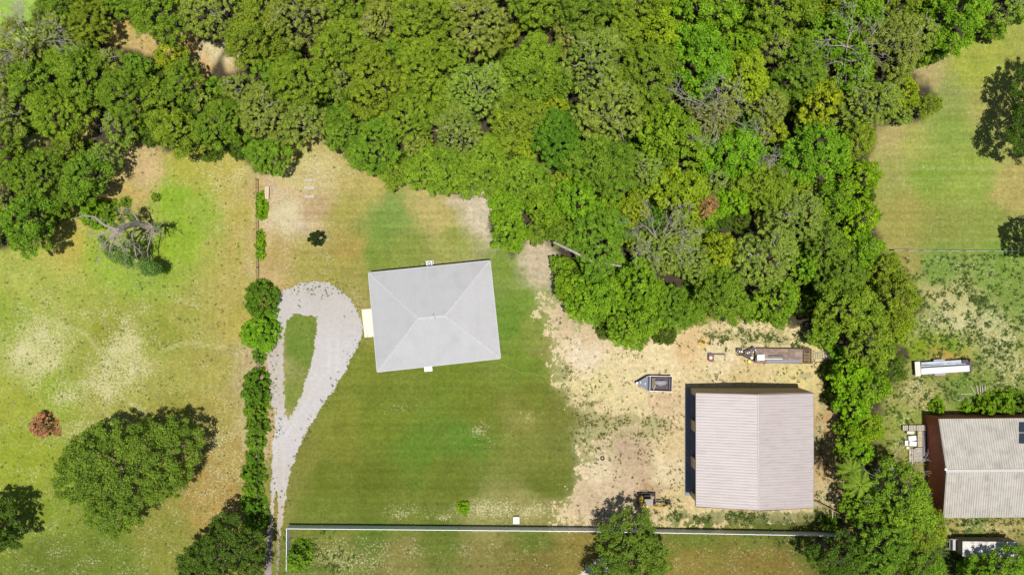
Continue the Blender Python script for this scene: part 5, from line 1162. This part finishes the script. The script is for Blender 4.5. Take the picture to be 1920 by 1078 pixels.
# --- bare snags and the twisted dead tree
def branchy(bm, p, d, L, r0, depth, r_, droop=-.02):
    pts = [Vector(p)]; rads = [r0]; d = Vector(d).normalized(); n = 5
    for k in range(n):
        d = (d + Vector((r_.uniform(-.45, .45), r_.uniform(-.45, .45), r_.uniform(-.25, .25) + droop))).normalized()
        pts.append(pts[-1] + d * L / n); rads.append(max(.018, r0 * (1 - .8 * (k + 1) / n)))
        if depth > 0 and k >= 1:
            for _ in range(r_.choice((1, 1, 2))):
                nd = (d + Vector((r_.uniform(-1, 1), r_.uniform(-1, 1), r_.uniform(-.3, .5)))).normalized()
                branchy(bm, pts[-1], nd, L * r_.uniform(.35, .6), rads[-1] * .75, depth - 1, r_, droop)
    tube(bm, pts, rads, 6)
PALE = mat('bleached_wood', (.33, .30, .26), .9, 0, .25, 4, .3); GREYW = mat('grey_dead_wood', (.36, .31, .28), .9, 0, .3, 3, .4, ((.20, .16, .14), .7, 2))
def snag(px, py, r, H, seed, label, m=PALE):
    r_ = random.Random(seed); x, y = W(px, py, H * .8); t = thing('dead_snag', label, 'dead tree', (x, y, 0)); b = BM()
    tube(b, wig((0, 0, 0), (.1, .1, H * .55), 3, .15, r_), [.28, .24, .2, .17], 8); obj('trunk', b, GREYW, t)
    b = BM(); n = 9; rr = r * S * .92
    for k in range(n):
        a_ = k * 6.283 / n + r_.uniform(-.3, .3); branchy(b, (.1, .1, H * .52), (math.cos(a_), math.sin(a_), .9), math.hypot(rr, H * .42), .085, 2, r_, -.06)
    obj('limbs', b, m, t)
snag(1342, 200, 38, 13, 3, 'bare grey snag with many pale twigs in the upper right woodland')
snag(35, 70, 42, 12, 4, 'pale bare snag near the top left corner of the photo')
snag(1437, 290, 22, 9, 5, 'small grey brown snag amid the woodland left of the pasture')
snag(1608, 75, 34, 12.5, 6, 'bare limbed snag near the top right above the pasture corner')
snag(1245, 455, 24, 12, 8, 'whitish bare snag in the woodland above the fallen grey log')
snag(1690, 900, 22, 9, 12, 'grey twiggy snag beside the lower left of the red barn')
bm = BM(); tube(bm, [(*W(1040, 455, 7), 7), (*W(1075, 472, 8), 8), (*W(1110, 490, 8.5), 8.6), (*W(1165, 499, 8.8), 9)], [.20, .2, .17, .09], 8)
tube(bm, [(*W(1110, 490, 8.5), 8.6), (*W(1130, 480, 8.8), 9)], [.1, .04], 6)
r_ = random.Random(2); tube(bm, wig((*W(1040, 455, 7), 7), (*W(1036, 453, 0), 0), 3, .1, r_), [.2, .23, .26, .3], 8)
tag(obj('leaning_dead_trunk', bm, GREYW), 'fallen grey log leaning across the woodland edge right of the house', 'dead tree')

def dead_oak():
    bx, by = W(296, 430); t = thing('twisted_dead_tree', 'huge twisted dead tree with grey limbs and few leaves in the left field', 'dead tree', (bx, by, 0))
    r_ = random.Random(21)
    def Lp(px, py, h): x, y = W(px, py, h); return Vector((x - bx, y - by, h))
    b = BM(); fork = Lp(219, 431, 8.6)
    tube(b, [(0, 0, -.1), Lp(276, 425, 2.0), Lp(258, 418, 4.2), Lp(238, 424, 6.5), fork], [.62, .5, .46, .42, .36], 12)
    obj('trunk', b, GREYW, t)
    b = BM()
    def limb(pts, r0, sub=2, seed=0):
        q = random.Random(seed); n = len(pts); rads = [r0 * (1 - .75 * k / (n - 1)) for k in range(n)]
        tube(b, pts, rads, 8)
        for k in range(1, n):
            for _ in range(sub):
                d = Vector((q.uniform(-1, 1), q.uniform(-1, 1), q.uniform(-.4, .5))); branchy(b, pts[k], d, q.uniform(1.0, 2.2), rads[k] * .55, 1, q, -.02)
    limb([fork, Lp(196, 422, 9), Lp(178, 407, 9.6), Lp(157, 404, 10), Lp(138, 411, 10)], .22, 1, 1)
    limb([Lp(178, 407, 9.6), Lp(156, 404, 10), Lp(149, 396, 10.4)], .1, 0, 2)
    limb([fork, Lp(200, 436, 9.2), Lp(184, 440, 9.3), Lp(183, 446, 9)], .2, 2, 3)
    limb([fork, Lp(207, 446, 8.6), Lp(198, 455, 8.4), Lp(186, 468, 8)], .2, 2, 4)
    limb([fork, Lp(212, 450, 8.4), Lp(206, 465, 8), Lp(204, 485, 7)], .2, 3, 5)
    limb([fork, Lp(222, 448, 8.2), Lp(228, 462, 7.8), Lp(233, 474, 7)], .18, 3, 6)
    limb([fork, Lp(230, 438, 8.0), Lp(233, 446, 7.6), Lp(226, 452, 7)], .14, 2, 7)
    limb([Lp(258, 418, 4.2), Lp(247, 442, 5.6), Lp(252, 462, 5.6), Lp(255, 480, 5.2), Lp(260, 494, 4.6)], .2, 2, 8)
    limb([Lp(276, 425, 2.6), Lp(284, 424, 4.2), Lp(291, 427, 5.0), Lp(298, 426, 5.4)], .3, 3, 9)
    limb([Lp(284, 424, 4.2), Lp(287, 436, 5.0), Lp(290, 446, 5.0)], .16, 3, 19)
    limb([Lp(262, 417, 4), Lp(250, 400, 5), Lp(233, 389, 5.6), Lp(226, 402, 5.5)], .16, 2, 10)
    limb([Lp(276, 425, 2.2), Lp(284, 440, 3.2), Lp(276, 470, 3.6), Lp(280, 497, 3.4)], .15, 2, 12)
    obj('limbs', b, mat('pale_grey_limb', (.30, .25, .21), .9, 0, .25, 4, .3), t)
    rs = np.random.RandomState(5); P = []; N_ = []
    for (px, py, h, r, n) in ((281, 503, 4.4, 1.5, 1500), (272, 508, 4.2, .9, 500), (291, 505, 3.8, 1.1, 700), (270, 492, 4.4, 1.0, 500), (262, 497, 4.6, .7, 260), (236, 478, 6.5, .9, 300), (210, 466, 7.6, .8, 240), (222, 470, 7.2, .9, 280), (196, 455, 8, .7, 160), (238, 396, 5.2, .8, 330), (246, 408, 4.6, .7, 260), (228, 412, 5.2, .7, 300),
                              (296, 424, 5.2, .8, 220), (245, 483, 5.6, .8, 260), (252, 470, 5, .7, 160), (205, 480, 7, .6, 120), (232, 488, 6.0, 1.0, 420), (218, 484, 6.4, 1.0, 380), (244, 494, 5.4, .9, 330), (200, 470, 7.4, .9, 260), (190, 448, 8.2, .8, 220), (236, 460, 6.6, .9, 260), (215, 425, 8.3, .8, 200), (200, 410, 8.6, .6, 150)):
        c = Lp(px, py, h); d = rs.randn(n, 3); d /= np.linalg.norm(d, axis=1, keepdims=True); rad = r * rs.rand(n) ** .4 * rs.uniform(.6, 1.1, n)
        P.append(np.array(c) + d * rad[:, None] * np.array([1, 1, .7])); N_.append(d + np.array([0, 0, .6]) + rs.randn(n, 3) * .4)
    P = np.concatenate(P); me = leaf_mesh('leaf_clumps', P, np.concatenate(N_), rs.uniform(.15, .30, len(P)), .5 + rs.randn(len(P)) * .15, rs=rs)
    o = link('leaf_clumps', me, None, t); o.color = (.13, .23, .045, 1)
dead_oak()

def palm(px, py, H, R0, seed, label):
    rs = np.random.RandomState(seed); x, y = W(px, py, H); t = thing('cabbage_palm', label, 'palm', (x, y, 0)); b = BM()
    tube(b, [(0, 0, 0), (.05, 0, H * .5), (0, 0, H)], [.22, .17, .15], 9); obj('trunk', b, BARK, t)
    V = []; F = []; T = []
    for k in range(13):
        a_ = k * 2.399; el = .7 - .8 * (k / 13); L = R0 * rs.uniform(.8, 1.1); dirv = np.array([math.cos(a_), math.sin(a_)]); side = np.array([-dirv[1], dirv[0]])
        prev = None
        for s in range(13):
            f = s / 12; rr = L * f; z = H + L * (math.sin(el) * f - .75 * f * f)
            ctr = np.array([dirv[0] * rr * math.cos(el * .6), dirv[1] * rr * math.cos(el * .6), z])
            if s >= 3:
                for sg in (-1, 1):
                    wl = R0 * .24 * (1 - .55 * abs(f - .55)) ; tip = ctr + np.array([side[0] * sg + dirv[0] * .75, side[1] * sg + dirv[1] * .75, -.25]) * wl
                    w_ = np.array([dirv[0], dirv[1], 0]) * .075; i0 = len(V); V += [ctr - w_, ctr + w_, tip, tip - w_ * .3]; F.append([i0, i0 + 1, i0 + 2, i0 + 3]); T.append(.55 + rs.randn() * .15)
            if prev is not None:
                w_ = np.array([side[0], side[1], 0]) * .04; i0 = len(V); V += [prev - w_, prev + w_, ctr + w_, ctr - w_]; F.append([i0, i0 + 1, i0 + 2, i0 + 3]); T.append(.8)
            prev = ctr
    me = new_mesh('fronds', np.array(V), np.array(F, np.int32)); a = me.attributes.new('tint', 'FLOAT', 'FACE'); a.data.foreach_set('value', np.clip(T, 0, 1).astype(np.float32)); me.materials.append(LEAF)
    o = link('fronds', me, None, t); o.color = (.17, .26, .02, 1)
palm(1612, 908, 10.5, 2.0, 1, 'yellow green palm with star shaped fronds right of the tan workshop')
palm(1596, 882, 9.5, 1.7, 2, 'smaller palm just above the star shaped palm')

# --- weeds: low leafy tufts nobody could count
def weeds(name, n, dens, size, colr, label, seed, hgt=.22, box_=(0, 0, 1920, 1078)):
    rs = np.random.RandomState(seed); px = rs.uniform(box_[0], box_[2], n * 8); py = rs.uniform(box_[1], box_[3], n * 8)
    keep = rs.rand(len(px)) < dens(px, py); px, py = px[keep][:n], py[keep][:n]
    k = 12; m = len(px); sc = size * rs.uniform(.4, 1.3, m) ** 1.4
    bx = np.repeat((px - 960) * S, k); by = np.repeat((539 - py) * S, k); sc_ = np.repeat(sc, k); d = rs.randn(m * k, 2) * .42
    pos = np.stack([bx + d[:, 0] * sc_, by + d[:, 1] * sc_, .04 + rs.rand(m * k) * hgt * sc_ / size], 1)
    nr = np.stack([d[:, 0] * .6 + rs.randn(m * k) * .4, d[:, 1] * .6 + rs.randn(m * k) * .4, np.ones(m * k)], 1)
    me = leaf_mesh(name, pos, nr, sc_ * rs.uniform(.35, .7, m * k), .5 + np.repeat(rs.randn(m) * .16, k) + rs.randn(m * k) * .1, rs=rs)
    o = link(name, me); o.color = (*colr, 1); tag(o, label, None, None, 'stuff'); return o
def gs(px, py, L): 
    v = 0
    for cx, cy, rx, ry, a_ in L: v = v + a_ * np.exp(-((px - cx) / rx) ** 2 - ((py - cy) / ry) ** 2)
    return v
def clr(px, py):   # keep weeds off roofs and slabs
    m = ((px > 1284) & (px < 1530) & (py > 718) & (py < 955)) | ((px > 688) & (px < 940) & (py > 488) & (py < 700)) | ((px > 1722) & (py > 776) & (py < 965)) | (np.abs(py - 988) < 4) & (px > 540)
    return np.where(m, 0, 1)
def cl_(px, py): return np.clip(fbm(px / 12, py / 12, 77, 3) * 3.2 - 1.15, 0, 1)
weeds('yard_weeds', 5200, lambda x, y: (np.clip((sdf(x, y, YARD) + 10) / 30, 0, 1) * .06 + .8 * gs(x, y, [(c[0][0], c[0][1], c[1], c[2], c[3]) for c in YARD_HOLES])) * cl_(x, y) * clr(x, y) * np.where(sdf(x, y, YARD) > -14, 1, 0), .19, (.12, .14, .03), 'scattered weed tufts on the sandy yard', 31, .2, (1000, 560, 1600, 1000))
weeds('fence_weeds', 5000, lambda x, y: np.clip(gs(x, y, [(1430, 972, 130, 13, 1.6), (1560, 975, 40, 20, 1), (1280, 960, 30, 25, .6), (600, 1045, 50, 30, .5), (1480, 1015, 60, 8, .5), (1410, 636, 90, 16, 1.2), (1500, 650, 50, 10, .8), (1820, 985, 90, 12, .9), (1760, 1010, 40, 40, .8)]) * cl_(x, y) * clr(x, y), 0, 1), .38, (.07, .125, .02), 'rank green weeds along the fences and wood edge', 32, .35, (500, 600, 1920, 1078))
weeds('pasture_weeds', 4200, lambda x, y: np.clip(np.where((x > 1660) & (y > 478), .35, 0) * (1 + gs(x, y, [(1800, 570, 70, 50, 1.5), (1870, 650, 60, 50, .8)])) * cl_(x, y) * clr(x, y), 0, 1), .26, (.075, .13, .022), 'scattered dark weed tufts in the right pasture', 33, .2, (1640, 470, 1920, 1078))
weeds('field_tufts', 7000, lambda x, y: (np.where((x < 485), .30, 0) + np.where((x > 545) & (y > 1000) & (x < 1560), .4, 0) + np.where((x > 540) & (x < 1090), .05, 0)) * cl_(x, y) * clr(x, y), .20, (.17, .18, .05), 'short dry grass tufts over the fields', 34, .12)
weeds('straw_tufts', 5200, lambda x, y: np.clip(speck_density(x, y) - .25, 0, 1) * cl_(y, x) * clr(x, y) * np.where(canopy_sd(x, y) < 0, 1, 0), .20, (.50, .46, .26), 'bleached straw tufts over dry patches of grass', 35, .1)
weeds('driveway_weeds', 700, lambda x, y: np.where(np.abs(sdf(x, y, DRIVE)) < 12, .5, 0) * cl_(x, y) + gs(x, y, [(518, 740, 8, 60, .5), (600, 545, 50, 14, .8), (512, 640, 8, 30, .4), (520, 800, 14, 20, .5)]), .18, (.10, .14, .03), 'small weeds at the edges of the gravel driveway', 36, .12, (490, 520, 700, 1078))
